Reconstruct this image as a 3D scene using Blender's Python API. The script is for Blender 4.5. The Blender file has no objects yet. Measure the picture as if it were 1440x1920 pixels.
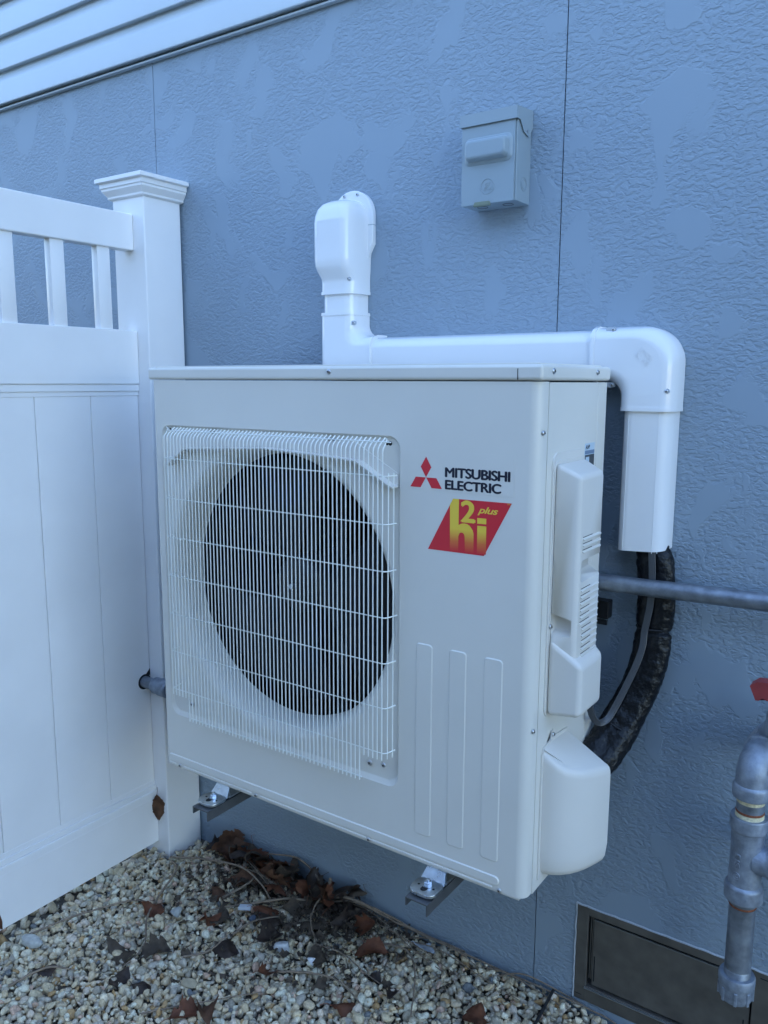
import bpy, bmesh, math, random
import numpy as np
from mathutils import Vector, Matrix
R = math.radians
random.seed(7); rng = np.random.default_rng(11)
S = bpy.context.scene
COL = S.collection

# ------------------------------------------------------------------ camera
cam_d = bpy.data.cameras.new('camera'); cam = bpy.data.objects.new('camera', cam_d); COL.objects.link(cam)
yaw, pitch, roll = 0.605417813, 0.157959018, 0.00391260243
cy, sy, cp, sp, cr, sr = math.cos(yaw), math.sin(yaw), math.cos(pitch), math.sin(pitch), math.cos(roll), math.sin(roll)
f0 = Vector((-sy, cy, 0)); r0 = Vector((cy, sy, 0))
fw = f0 * cp + Vector((0, 0, -sp)); u0 = f0 * sp + Vector((0, 0, cp))
rt = r0 * cr + u0 * sr; up = u0 * cr - r0 * sr
M4 = Matrix.Identity(4)
for i in range(3):
    M4[i][0] = rt[i]; M4[i][1] = up[i]; M4[i][2] = -fw[i]
M4.translation = (1.49328816, -1.63451144, 1.41695387)
cam.matrix_world = M4
cam_d.sensor_fit = 'VERTICAL'; cam_d.sensor_height = 24.0; cam_d.lens = 24.0 * 1537.73445 / 1920
cam_d.clip_start = 0.02; cam_d.clip_end = 500
S.camera = cam

# ------------------------------------------------------------------ world, sun, exposure
SUN_EL, SUN_AZ = R(38), R(8)      # azimuth from +Y: the sun stands behind the house, the wall lies in open shade
w = bpy.data.worlds.new('World'); S.world = w; w.use_nodes = True
wn = w.node_tree.nodes; wn.clear()
sky = wn.new('ShaderNodeTexSky'); sky.sky_type = 'NISHITA'; sky.sun_disc = False
sky.sun_elevation = SUN_EL; sky.sun_rotation = SUN_AZ; sky.altitude = 0; sky.air_density = 1.0; sky.dust_density = 0.6; sky.ozone_density = 2.2
bg = wn.new('ShaderNodeBackground'); bg.inputs['Strength'].default_value = 0.15
wo = wn.new('ShaderNodeOutputWorld')
w.node_tree.links.new(sky.outputs[0], bg.inputs[0]); w.node_tree.links.new(bg.outputs[0], wo.inputs[0])
sd = bpy.data.lights.new('sun', 'SUN'); sd.energy = 3.0; sd.angle = R(.5); sd.color = (1.0, 0.95, 0.88)
so = bpy.data.objects.new('sun', sd); COL.objects.link(so)
sdir = Vector((math.sin(SUN_AZ) * math.cos(SUN_EL), math.cos(SUN_AZ) * math.cos(SUN_EL), math.sin(SUN_EL)))
so.rotation_euler = sdir.to_track_quat('Z', 'Y').to_euler(); so.location = (0, 3, 9)
S.view_settings.view_transform = 'Standard'; S.view_settings.look = 'None'
S.view_settings.exposure = 2.66; S.view_settings.gamma = 1; S.view_settings.use_curve_mapping = False
S.render.engine = 'CYCLES'

# ------------------------------------------------------------------ materials
def mat(name, col, rough=.5, metal=0, bump=None, mott=None, spec=.5, coat=0):
    """bump=(scale, distance[, detail]); mott=(scale, amount) varies the colour a little"""
    m = bpy.data.materials.new(name); m.use_nodes = True
    nt = m.node_tree; b = nt.nodes['Principled BSDF']; L = nt.links.new
    b.inputs['Base Color'].default_value = (*col, 1); b.inputs['Roughness'].default_value = rough
    b.inputs['Metallic'].default_value = metal; b.inputs['Specular IOR Level'].default_value = spec
    b.inputs['Coat Weight'].default_value = coat
    g = nt.nodes.new('ShaderNodeNewGeometry')
    if mott:
        n = nt.nodes.new('ShaderNodeTexNoise'); n.inputs['Scale'].default_value = mott[0]; n.inputs['Detail'].default_value = 6
        L(g.outputs['Position'], n.inputs['Vector'])
        mx = nt.nodes.new('ShaderNodeMix'); mx.data_type = 'RGBA'
        a = mott[1]
        mx.inputs['A'].default_value = (*[c * (1 - a) for c in col], 1); mx.inputs['B'].default_value = (*[min(1, c * (1 + a)) for c in col], 1)
        mr = nt.nodes.new('ShaderNodeMapRange'); mr.inputs[1].default_value = .3; mr.inputs[2].default_value = .7
        L(n.outputs['Fac'], mr.inputs[0]); L(mr.outputs[0], mx.inputs['Factor']); L(mx.outputs['Result'], b.inputs['Base Color'])
        mr2 = nt.nodes.new('ShaderNodeMapRange'); mr2.inputs[3].default_value = rough * .85; mr2.inputs[4].default_value = min(1, rough * 1.2)
        L(n.outputs['Fac'], mr2.inputs[0]); L(mr2.outputs[0], b.inputs['Roughness'])
    if bump:
        n = nt.nodes.new('ShaderNodeTexNoise'); n.inputs['Scale'].default_value = bump[0]; n.inputs['Detail'].default_value = bump[2] if len(bump) > 2 else 3
        L(g.outputs['Position'], n.inputs['Vector'])
        bp = nt.nodes.new('ShaderNodeBump'); bp.inputs['Distance'].default_value = bump[1]; bp.inputs['Strength'].default_value = 1
        L(n.outputs['Fac'], bp.inputs['Height']); L(bp.outputs[0], b.inputs['Normal'])
    return m

M = {}
M['vinyl'] = mat('white_vinyl', (.87, .86, .85), .32, bump=(9, .0012, 1), mott=(5, .035))
M['siding'] = mat('white_siding', (.50, .56, .60), .45, bump=(300, .0001), mott=(4, .03))
M['duct'] = mat('white_duct_plastic', (.84, .84, .84), .09, bump=(30, .0003), mott=(8, .015))
M['cream'] = mat('cream_enamel', (.75, .72, .65), .30, bump=(6, .0012, 1), mott=(4, .035))
M['cream_plastic'] = mat('cream_plastic', (.735, .70, .64), .42, bump=(1200, .00006), mott=(6, .03))
M['wire'] = mat('cream_wire', (.84, .85, .79), .3)
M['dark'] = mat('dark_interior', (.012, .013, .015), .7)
M['fan'] = mat('grey_fan_plastic', (.024, .027, .031), .5, spec=.4)
M['black'] = mat('black_plastic', (.015, .016, .018), .5)
M['screw'] = mat('zinc_screw', (.55, .56, .58), .3, 1)
M['zinc'] = mat('zinc_plated_steel', (.62, .67, .72), .28, 1, mott=(60, .12))
M['steel'] = mat('grey_steel_channel', (.16, .165, .17), .5, .7, mott=(40, .15))
M['galv'] = mat('galvanised_pipe', (.25, .28, .32), .45, .7, bump=(220, .0004), mott=(45, .3))
M['galvcast'] = mat('galvanised_cast_fitting', (.30, .34, .40), .52, .55, bump=(260, .0006, 5), mott=(60, .25))
M['tape'] = mat('thread_sealant', (.70, .62, .40), .6, mott=(200, .25))
M['rust'] = mat('rusty_thread', (.22, .07, .03), .8, mott=(300, .4))
M['red'] = mat('red_handle', (.30, .045, .045), .5, mott=(50, .1))
M['boxgrey'] = mat('grey_enamel_box', (.29, .355, .395), .38, bump=(700, .00006), mott=(6, .03))
M['boxgreen'] = mat('grey_green_enamel', (.22, .26, .20), .45)
M['wrap'] = mat('black_insulation_wrap', (.006, .007, .009), .34, bump=(46, .0075, 4), spec=.3)
M['cable'] = mat('grey_flat_cable', (.065, .07, .078), .35)
M['stone_vent'] = mat('dull_galvanised_vent', (.155, .143, .125), .5, .5, mott=(22, .2), bump=(60, .0004))
M['ventbright'] = mat('scraped_vent_edge', (.42, .44, .45), .4, .8)
M['caulk'] = mat('pale_caulk', (.5, .54, .58), .7, bump=(200, .001))
M['leafA'] = mat('brown_dead_leaf', (.19, .095, .055), .7, bump=(160, .001), mott=(60, .35))
M['leafB'] = mat('dull_dead_leaf', (.15, .115, .085), .75, bump=(160, .001), mott=(60, .35))
M['leafC'] = mat('russet_dead_leaf', (.24, .095, .05), .6, bump=(120, .001), mott=(50, .3))
M['leafD'] = mat('dark_wet_leaf', (.085, .060, .048), .5, bump=(120, .001), mott=(50, .4))
M['vine'] = mat('dry_stem', (.23, .175, .125), .8, bump=(300, .0006), mott=(80, .3))
M['redprint'] = mat('red_print', (.70, .030, .045), .4)
M['navyprint'] = mat('dark_print', (.012, .014, .03), .45)
M['yellowprint'] = mat('yellow_print', (.92, .62, .07), .4)
M['paleprint'] = mat('pale_sticker', (.55, .66, .75), .4)
M['darksticker'] = mat('dark_sticker', (.035, .045, .055), .4)
M['bluesticker'] = mat('blue_sticker', (.14, .22, .34), .4)
M['plasticscrap'] = mat('pale_plastic_scrap', (.62, .66, .72), .3, bump=(90, .002))
M['sheath'] = mat('dark_sheathing', (.02, .022, .025), .8)

# emblem lettering that fades from yellow to red, printed as a vertical gradient
def grad_mat():
    m = bpy.data.materials.new('yellow_to_red_print'); m.use_nodes = True; nt = m.node_tree; b = nt.nodes['Principled BSDF']
    g = nt.nodes.new('ShaderNodeNewGeometry'); s = nt.nodes.new('ShaderNodeSeparateXYZ'); r = nt.nodes.new('ShaderNodeMapRange')
    r.inputs[1].default_value = 1.122; r.inputs[2].default_value = 1.163
    c = nt.nodes.new('ShaderNodeValToRGB'); c.color_ramp.elements[0].color = (.70, .030, .045, 1); c.color_ramp.elements[1].color = (.92, .62, .07, 1)
    c.color_ramp.elements.new(.45).color = (.78, .18, .05, 1)
    L = nt.links.new; L(g.outputs['Position'], s.inputs[0]); L(s.outputs['Z'], r.inputs[0]); L(r.outputs[0], c.inputs[0]); L(c.outputs[0], b.inputs['Base Color'])
    b.inputs['Roughness'].default_value = .4
    return m
M['grad'] = grad_mat()

def wall_mat():
    m = bpy.data.materials.new('blue_textured_wall_board'); m.use_nodes = True; nt = m.node_tree; N = nt.nodes.new; L = nt.links.new
    b = nt.nodes['Principled BSDF']; b.inputs['Roughness'].default_value = .6; b.inputs['Specular IOR Level'].default_value = .3
    g = N('ShaderNodeNewGeometry')
    # smooth trowelled patches among wrinkled stucco relief
    mp = N('ShaderNodeMapping'); mp.inputs['Scale'].default_value = (1.0, 1.0, .78); L(g.outputs['Position'], mp.inputs[0])
    n1 = N('ShaderNodeTexNoise'); n1.inputs['Scale'].default_value = 8.2; n1.inputs['Detail'].default_value = 5; n1.inputs['Roughness'].default_value = .52; n1.inputs['Distortion'].default_value = .5
    L(mp.outputs[0], n1.inputs['Vector'])
    patch = N('ShaderNodeMapRange'); patch.inputs[1].default_value = .540; patch.inputs[2].default_value = .575; L(n1.outputs['Fac'], patch.inputs[0])
    mp2 = N('ShaderNodeMapping'); mp2.inputs['Scale'].default_value = (.62, 1, 1.1); mp2.inputs['Rotation'].default_value = (0, .25, 0); L(g.outputs['Position'], mp2.inputs[0])
    n2 = N('ShaderNodeTexNoise'); n2.inputs['Scale'].default_value = 120; n2.inputs['Detail'].default_value = 3; n2.inputs['Roughness'].default_value = .55; n2.inputs['Distortion'].default_value = .35
    L(mp2.outputs[0], n2.inputs['Vector'])
    ed = N('ShaderNodeMapRange'); ed.interpolation_type = 'SMOOTHSTEP'; ed.inputs[1].default_value = .40; ed.inputs[2].default_value = .58; L(n2.outputs['Fac'], ed.inputs[0])
    mxh = N('ShaderNodeMath'); mxh.operation = 'MAXIMUM'; L(patch.outputs[0], mxh.inputs[0]); L(ed.outputs[0], mxh.inputs[1])
    n3 = N('ShaderNodeTexNoise'); n3.inputs['Scale'].default_value = 420; n3.inputs['Detail'].default_value = 2; L(g.outputs['Position'], n3.inputs['Vector'])
    ad = N('ShaderNodeMath'); ad.operation = 'MULTIPLY_ADD'; ad.inputs[1].default_value = .06; L(n3.outputs['Fac'], ad.inputs[0]); L(mxh.outputs[0], ad.inputs[2])
    bp = N('ShaderNodeBump'); bp.inputs['Distance'].default_value = .00125; bp.inputs['Strength'].default_value = 1.0
    L(ad.outputs[0], bp.inputs['Height']); L(bp.outputs[0], b.inputs['Normal'])
    n4 = N('ShaderNodeTexNoise'); n4.inputs['Scale'].default_value = 2.2; n4.inputs['Detail'].default_value = 4; L(g.outputs['Position'], n4.inputs['Vector'])
    mx = N('ShaderNodeMix'); mx.data_type = 'RGBA'; mx.inputs['A'].default_value = (.276, .346, .416, 1); mx.inputs['B'].default_value = (.290, .360, .430, 1)
    L(n4.outputs['Fac'], mx.inputs['Factor']); L(mx.outputs['Result'], b.inputs['Base Color'])
    return m
M['wall'] = wall_mat()

def pebble_mat():
    m = bpy.data.materials.new('river_pebbles'); m.use_nodes = True; nt = m.node_tree; N = nt.nodes.new; L = nt.links.new
    b = nt.nodes['Principled BSDF']; b.inputs['Roughness'].default_value = .62
    g = N('ShaderNodeNewGeometry'); c = N('ShaderNodeValToRGB'); cr_ = c.color_ramp
    cols = [(0, (0.511, 0.440, 0.316)), (.12, (0.734, 0.599, 0.383)), (.25, (0.880, 0.759, 0.541)), (.38, (0.579, 0.510, 0.400)), (.5, (0.779, 0.619, 0.400)), (.62, (0.880, 0.818, 0.617)), (.72, (0.668, 0.529, 0.333)), (.8, (0.779, 0.640, 0.484)), (.88, (0.423, 0.369, 0.284)), (.93, (0.713, 0.479, 0.341)), (.96, (0.556, 0.349, 0.158)), (.985, (0.200, 0.210, 0.208))]
    cr_.elements[0].position = 0; cr_.elements[0].color = (*cols[0][1], 1); cr_.elements[1].position = cols[-1][0]; cr_.elements[1].color = (*cols[-1][1], 1)
    for p, k in cols[1:-1]: cr_.elements.new(p).color = (*k, 1)
    cr_.interpolation = 'CONSTANT'
    L(g.outputs['Random Per Island'], c.inputs[0])
    n = N('ShaderNodeTexNoise'); n.inputs['Scale'].default_value = 160; n.inputs['Detail'].default_value = 6; n.inputs['Roughness'].default_value = .65; L(g.outputs['Position'], n.inputs['Vector'])
    mr = N('ShaderNodeMapRange'); mr.inputs[1].default_value = .3; mr.inputs[2].default_value = .7; mr.inputs[3].default_value = .62; mr.inputs[4].default_value = 1.18; L(n.outputs['Fac'], mr.inputs[0])
    v = N('ShaderNodeVectorMath'); v.operation = 'SCALE'; L(c.outputs[0], v.inputs[0]); L(mr.outputs[0], v.inputs['Scale']); L(v.outputs[0], b.inputs['Base Color'])
    bp = N('ShaderNodeBump'); bp.inputs['Distance'].default_value = .0015; L(n.outputs['Fac'], bp.inputs['Height']); L(bp.outputs[0], b.inputs['Normal'])
    return m
M['pebble'] = pebble_mat()
M['soil'] = mat('dark_soil', (.10, .085, .065), .95, bump=(150, .004, 6), mott=(60, .4))
M['lawn'] = mat('winter_lawn', (.07, .075, .04), .95, bump=(60, .02, 6), mott=(3, .3))

# ------------------------------------------------------------------ helpers
ORIG = {}
def empty(name, loc, label, cat, group=None):
    o = bpy.data.objects.new(name, None); COL.objects.link(o); o.location = loc; o.empty_display_size = .05
    o['label'] = label; o['category'] = cat
    if group: o['group'] = group
    return o
def wloc(o):
    v = Vector((0, 0, 0))
    while o is not None: v += o.location; o = o.parent
    return v
def put(name, me, m, parent=None, sharp=35, smooth=True):
    if m is not None:
        me.materials.clear()
        for k in (m if isinstance(m, (list, tuple)) else [m]): me.materials.append(k)
    if smooth:
        me.polygons.foreach_set('use_smooth', [True] * len(me.polygons))
        me.set_sharp_from_angle(angle=R(sharp))
    o = bpy.data.objects.new(name, me); COL.objects.link(o)
    if smooth and len(me.polygons) < 4000:
        md = o.modifiers.new('wn', 'WEIGHTED_NORMAL'); md.keep_sharp = True; md.weight = 90
    if parent is not None:
        o.parent = parent; o.location = -wloc(parent)
    return o
def bput(name, bm, m, parent=None, sharp=35, smooth=True):
    bmesh.ops.recalc_face_normals(bm, faces=bm.faces)
    me = bpy.data.meshes.new(name); bm.to_mesh(me); bm.free()
    return put(name, me, m, parent, sharp, smooth)
def tag(o, label, cat, group=None):
    o['label'] = label; o['category'] = cat
    if group: o['group'] = group
    return o
def box(x0, x1, y0, y1, z0, z1, bev=0, seg=2, bm=None):
    b2 = bmesh.new()
    bmesh.ops.create_cube(b2, size=1, matrix=Matrix.Translation(((x0+x1)/2, (y0+y1)/2, (z0+z1)/2)) @ Matrix.Diagonal((abs(x1-x0), abs(y1-y0), abs(z1-z0), 1)))
    if bev: bmesh.ops.bevel(b2, geom=b2.edges[:], offset=bev, segments=seg, affect='EDGES', profile=.5)
    return merge(bm, b2)
def merge(bm, b2):
    if bm is None: return b2
    me = bpy.data.meshes.new('t'); b2.to_mesh(me); b2.free(); bm.from_mesh(me); bpy.data.meshes.remove(me); return bm
def hexa(pts, bev=0, seg=3, bm=None):
    """8 points: 0-3 base ring, 4-7 outer ring"""
    b2 = bmesh.new(); v = [b2.verts.new(p) for p in pts]
    for f in ((3, 2, 1, 0), (4, 5, 6, 7), (0, 1, 5, 4), (1, 2, 6, 5), (2, 3, 7, 6), (3, 0, 4, 7)): b2.faces.new([v[i] for i in f])
    if bev: bmesh.ops.bevel(b2, geom=b2.edges[:], offset=bev, segments=seg, affect='EDGES', profile=.5)
    return merge(bm, b2)
def frame_at(t):
    t = Vector(t).normalized(); a = Vector((0, 0, 1)) if abs(t.z) < .95 else Vector((1, 0, 0))
    x = a.cross(t).normalized(); return x, t.cross(x)
def sweep(path, prof, bm=None, cap=True, closed=False, scales=None, up=None):
    """sweep a closed 2-D profile along a polyline with parallel transport"""
    b2 = bmesh.new(); P = [Vector(p) for p in path]; n = len(P); rings = []
    T = []
    for i in range(n):
        if closed: t = P[(i+1) % n] - P[i-1]
        else: t = P[min(i+1, n-1)] - P[max(i-1, 0)]
        T.append(t.normalized())
    if up is not None:
        y = Vector(up); x = y.cross(T[0]).normalized(); y = T[0].cross(x)
    else: x, y = frame_at(T[0])
    for i in range(n):
        if i:
            q = T[i-1].rotation_difference(T[i]); x = q @ x; y = q @ y
        if up is not None:
            u = Vector(up); x2 = u.cross(T[i])
            if x2.length > .2: x = x2.normalized(); y = T[i].cross(x)
        s = scales[i] if scales else 1
        sx_, sy_ = s if isinstance(s, tuple) else (s, s)
        rings.append([b2.verts.new(P[i] + x*a*sx_ + y*b*sy_) for a, b in prof])
    k = len(prof)
    for i in range(n if closed else n-1):
        A, B = rings[i], rings[(i+1) % n]
        for j in range(k): b2.faces.new((A[j], A[(j+1) % k], B[(j+1) % k], B[j]))
    if cap and not closed:
        b2.faces.new(rings[0][::-1]); b2.faces.new(rings[-1])
    return merge(bm, b2)
def circ(r, k=16, ry=None): return [(r*math.cos(2*math.pi*i/k), (ry or r)*math.sin(2*math.pi*i/k)) for i in range(k)]
def tube(path, r, k=12, bm=None, **kw): return sweep(path, circ(r, k), bm, **kw)
def smoothpath(pts, n=8):
    P = [Vector(p) for p in pts]; out = []
    for i in range(len(P)-1):
        p0 = P[max(i-1, 0)]; p1 = P[i]; p2 = P[i+1]; p3 = P[min(i+2, len(P)-1)]
        for j in range(n):
            t = j/n
            out.append(.5*((2*p1) + (-p0+p2)*t + (2*p0-5*p1+4*p2-p3)*t*t + (-p0+3*p1-3*p2+p3)*t**3))
    out.append(P[-1]); return out
def lathe(prof, c, axis='z', k=28, bm=None):
    """prof = [(r, h)] around axis through c"""
    b2 = bmesh.new(); rings = []
    for r, h in prof:
        ring = []
        for i in range(k):
            a = 2*math.pi*i/k; u, v = r*math.cos(a), r*math.sin(a)
            p = {'z': (u, v, h), 'y': (u, h, v), 'x': (h, u, v)}[axis]
            ring.append(b2.verts.new(Vector(c) + Vector(p)))
        rings.append(ring)
    for A, B in zip(rings, rings[1:]):
        for j in range(k): b2.faces.new((A[j], A[(j+1) % k], B[(j+1) % k], B[j]))
    if prof[0][0] > 1e-6: b2.faces.new(rings[0][::-1])
    if prof[-1][0] > 1e-6: b2.faces.new(rings[-1])
    bmesh.ops.remove_doubles(b2, verts=b2.verts, dist=1e-7)
    return merge(bm, b2)
def rrect(x0, x1, z0, z1, r, k=6):
    pts = []
    for cx, cz, a0 in ((x1-r, z1-r, 0), (x0+r, z1-r, 90), (x0+r, z0+r, 180), (x1-r, z0+r, 270)):
        for i in range(k+1):
            a = R(a0 + 90*i/k); pts.append((cx + r*math.cos(a), cz + r*math.sin(a)))
    return pts
def flat(pts, y, bm=None):
    """polygon in the x-z plane at y, one sheet"""
    b2 = bmesh.new(); v = [b2.verts.new((a, y, b)) for a, b in pts]; f = b2.faces.new(v)
    bmesh.ops.triangulate(b2, faces=[f]); return merge(bm, b2)
def prism(pts, y0, y1, bm=None, plane='xz', bev=0):
    b2 = bmesh.new()
    def P(a, b, c): return (a, c, b) if plane == 'xz' else ((c, a, b) if plane == 'yz' else (a, b, c))
    A = [b2.verts.new(P(a, b, y0)) for a, b in pts]; B = [b2.verts.new(P(a, b, y1)) for a, b in pts]
    n = len(pts)
    fa = b2.faces.new(A); fb = b2.faces.new(B[::-1])
    for i in range(n): b2.faces.new((A[i], B[i], B[(i+1) % n], A[(i+1) % n]))
    if bev:
        bmesh.ops.bevel(b2, geom=list(fb.edges), offset=bev, segments=2, affect='EDGES', profile=.5)
    big = [f for f in b2.faces if len(f.verts) > 4]
    bmesh.ops.triangulate(b2, faces=big)
    return merge(bm, b2)
def pad(pts, y, h, inset, bm=None):
    """raised flat pad with a sloped rim on a plane facing -y"""
    c = Vector((sum(p[0] for p in pts)/len(pts), sum(p[1] for p in pts)/len(pts)))
    b2 = bmesh.new(); n = len(pts); ins = []
    for i in range(n):
        a = Vector(pts[i-1]); b = Vector(pts[i]); d = Vector(pts[(i+1) % n])
        e1 = (b-a).normalized(); e2 = (d-b).normalized(); nn = Vector((e1.y+e2.y, -(e1.x+e2.x))).normalized()
        ins.append(b - nn*inset if (c-b).dot(-nn) > 0 else b + nn*inset)
    A = [b2.verts.new((p[0], y, p[1])) for p in pts]; B = [b2.verts.new((p[0], y-h, p[1])) for p in ins]
    for i in range(n): b2.faces.new((A[i], A[(i+1) % n], B[(i+1) % n], B[i]))
    f = b2.faces.new(B[::-1]); bmesh.ops.triangulate(b2, faces=[f]); return merge(bm, b2)
def apply_mods(o):
    dg = bpy.context.evaluated_depsgraph_get(); me = bpy.data.meshes.new_from_object(o.evaluated_get(dg)); o.modifiers.clear(); o.data = me
def cut(o, cutters, sharp=30):
    tmp = []
    for c in cutters:
        bmesh.ops.recalc_face_normals(c, faces=c.faces)
        me = bpy.data.meshes.new('c'); c.to_mesh(me); c.free(); k = bpy.data.objects.new('c', me); COL.objects.link(k); tmp.append(k)
        k.matrix_world = Matrix.Identity(4)
        md = o.modifiers.new('b', 'BOOLEAN'); md.operation = 'DIFFERENCE'; md.object = k; md.solver = 'EXACT'
    bpy.context.view_layer.update(); apply_mods(o)
    for k in tmp: bpy.data.objects.remove(k)
    o.data.polygons.foreach_set('use_smooth', [True]*len(o.data.polygons)); o.data.set_sharp_from_angle(angle=R(sharp))
def text_mesh(s, bold=0, shear=0):
    cu = bpy.data.curves.new('t', 'FONT'); cu.body = s; cu.offset = bold; cu.shear = shear; cu.resolution_u = 6; cu.space_character = .94
    o = bpy.data.objects.new('t', cu); COL.objects.link(o); bpy.context.view_layer.update()
    me = bpy.data.meshes.new_from_object(o.evaluated_get(bpy.context.evaluated_depsgraph_get()))
    bpy.data.objects.remove(o); return me
def textfit(name, s, a0, a1, b0, b1, place, m, parent, bold=0, shear=0, thick=0):
    """flat lettering fitted to the rectangle a0..a1, b0..b1; place(a,b,h)->xyz"""
    me = text_mesh(s, bold, shear); co = np.empty(len(me.vertices)*3); me.vertices.foreach_get('co', co); co = co.reshape(-1, 3)
    mn, mx_ = co.min(0), co.max(0)
    new = []
    for x, y, z in co:
        a = a0 + (x-mn[0])/(mx_[0]-mn[0])*(a1-a0); b = b0 + (y-mn[1])/(mx_[1]-mn[1])*(b1-b0)
        new.extend(place(a, b, 0))
    me.vertices.foreach_set('co', new)
    if thick:
        b2 = bmesh.new(); b2.from_mesh(me)
        h = Vector(place(a0, b0, thick)) - Vector(place(a0, b0, 0))
        r_ = bmesh.ops.extrude_face_region(b2, geom=b2.faces[:]); bmesh.ops.translate(b2, vec=h, verts=[v for v in r_['geom'] if isinstance(v, bmesh.types.BMVert)])
        b2.to_mesh(me); b2.free()
    return put(name, me, m, parent, smooth=False)
def boldtext(name, s_, a0, a1, b0, b1, y, m, parent, d):
    b2 = None; me = None
    for k, (dx, dz) in enumerate(((0, 0), (d, 0), (-d, 0), (0, d*.6), (0, -d*.6))):
        o = textfit(name, s_, a0+d+dx, a1-d+dx, b0+d*.6+dz, b1-d*.6+dz, XZ(y-.00004*k), m, None)
        if b2 is None: b2 = bmesh.new()
        b2.from_mesh(o.data); bpy.data.objects.remove(o)
    me = bpy.data.meshes.new(name); b2.to_mesh(me); b2.free()
    return put(name, me, m, parent, smooth=False)
def copytree(o, parent=None):
    c = o.copy(); COL.objects.link(c)
    if parent is not None: c.parent = parent
    for ch in list(o.children): copytree(ch, c)
    return c
def screw_mesh(r=.0045):
    b = lathe([(0, -.0030), (r*.45, -.0028), (r*.8, -.002), (r, -.0008), (r, 0)], (0, 0, 0), 'y', 14)
    for a in (0, 90):
        b2 = box(-r*.5, r*.5, -.00335, -.0027, -r*.11, r*.11); bmesh.ops.rotate(b2, verts=b2.verts, cent=(0, 0, 0), matrix=Matrix.Rotation(R(a+20), 3, 'Y'))
        for f in b2.faces: f.material_index = 1
        merge(b, b2) if False else None
        b = merge(b, b2)
    return b
SCR = {}
def screw(p, n, parent, r=.0045, name='screw'):
    """pan head screw at p facing direction n ('-y', '+x')"""
    key = (r,)
    if key not in SCR:
        b = screw_mesh(r); bmesh.ops.recalc_face_normals(b, faces=b.faces); me = bpy.data.meshes.new('screw'); b.to_mesh(me); b.free()
        me.materials.append(M['screw']); me.materials.append(M['dark'])
        me.polygons.foreach_set('use_smooth', [True]*len(me.polygons)); me.set_sharp_from_angle(angle=R(50)); SCR[key] = me
    o = bpy.data.objects.new(name, SCR[key]); COL.objects.link(o); o.parent = parent
    o.location = Vector(p) - wloc(parent)
    if n == '+x': o.rotation_euler = (0, 0, R(90))
    return o
def XZ(y): return lambda a, b, h: (a, y - h, b)

# ------------------------------------------------------------------ setting: ground
b = bmesh.new(); bmesh.ops.create_grid(b, x_segments=24, y_segments=24, size=60); bmesh.ops.translate(b, verts=b.verts, vec=(0, -40, -.03))
g = bput('ground', b, M['lawn']); g['kind'] = 'structure'
b = bmesh.new(); bmesh.ops.create_grid(b, x_segments=2, y_segments=2, size=1)
for v in b.verts: v.co = (-2.6 + (v.co.x+1)*3.2, -1.75 + (v.co.y+1)*.89, -.004)
g = bput('gravel_bed', b, M['soil']); g['kind'] = 'structure'

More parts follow.
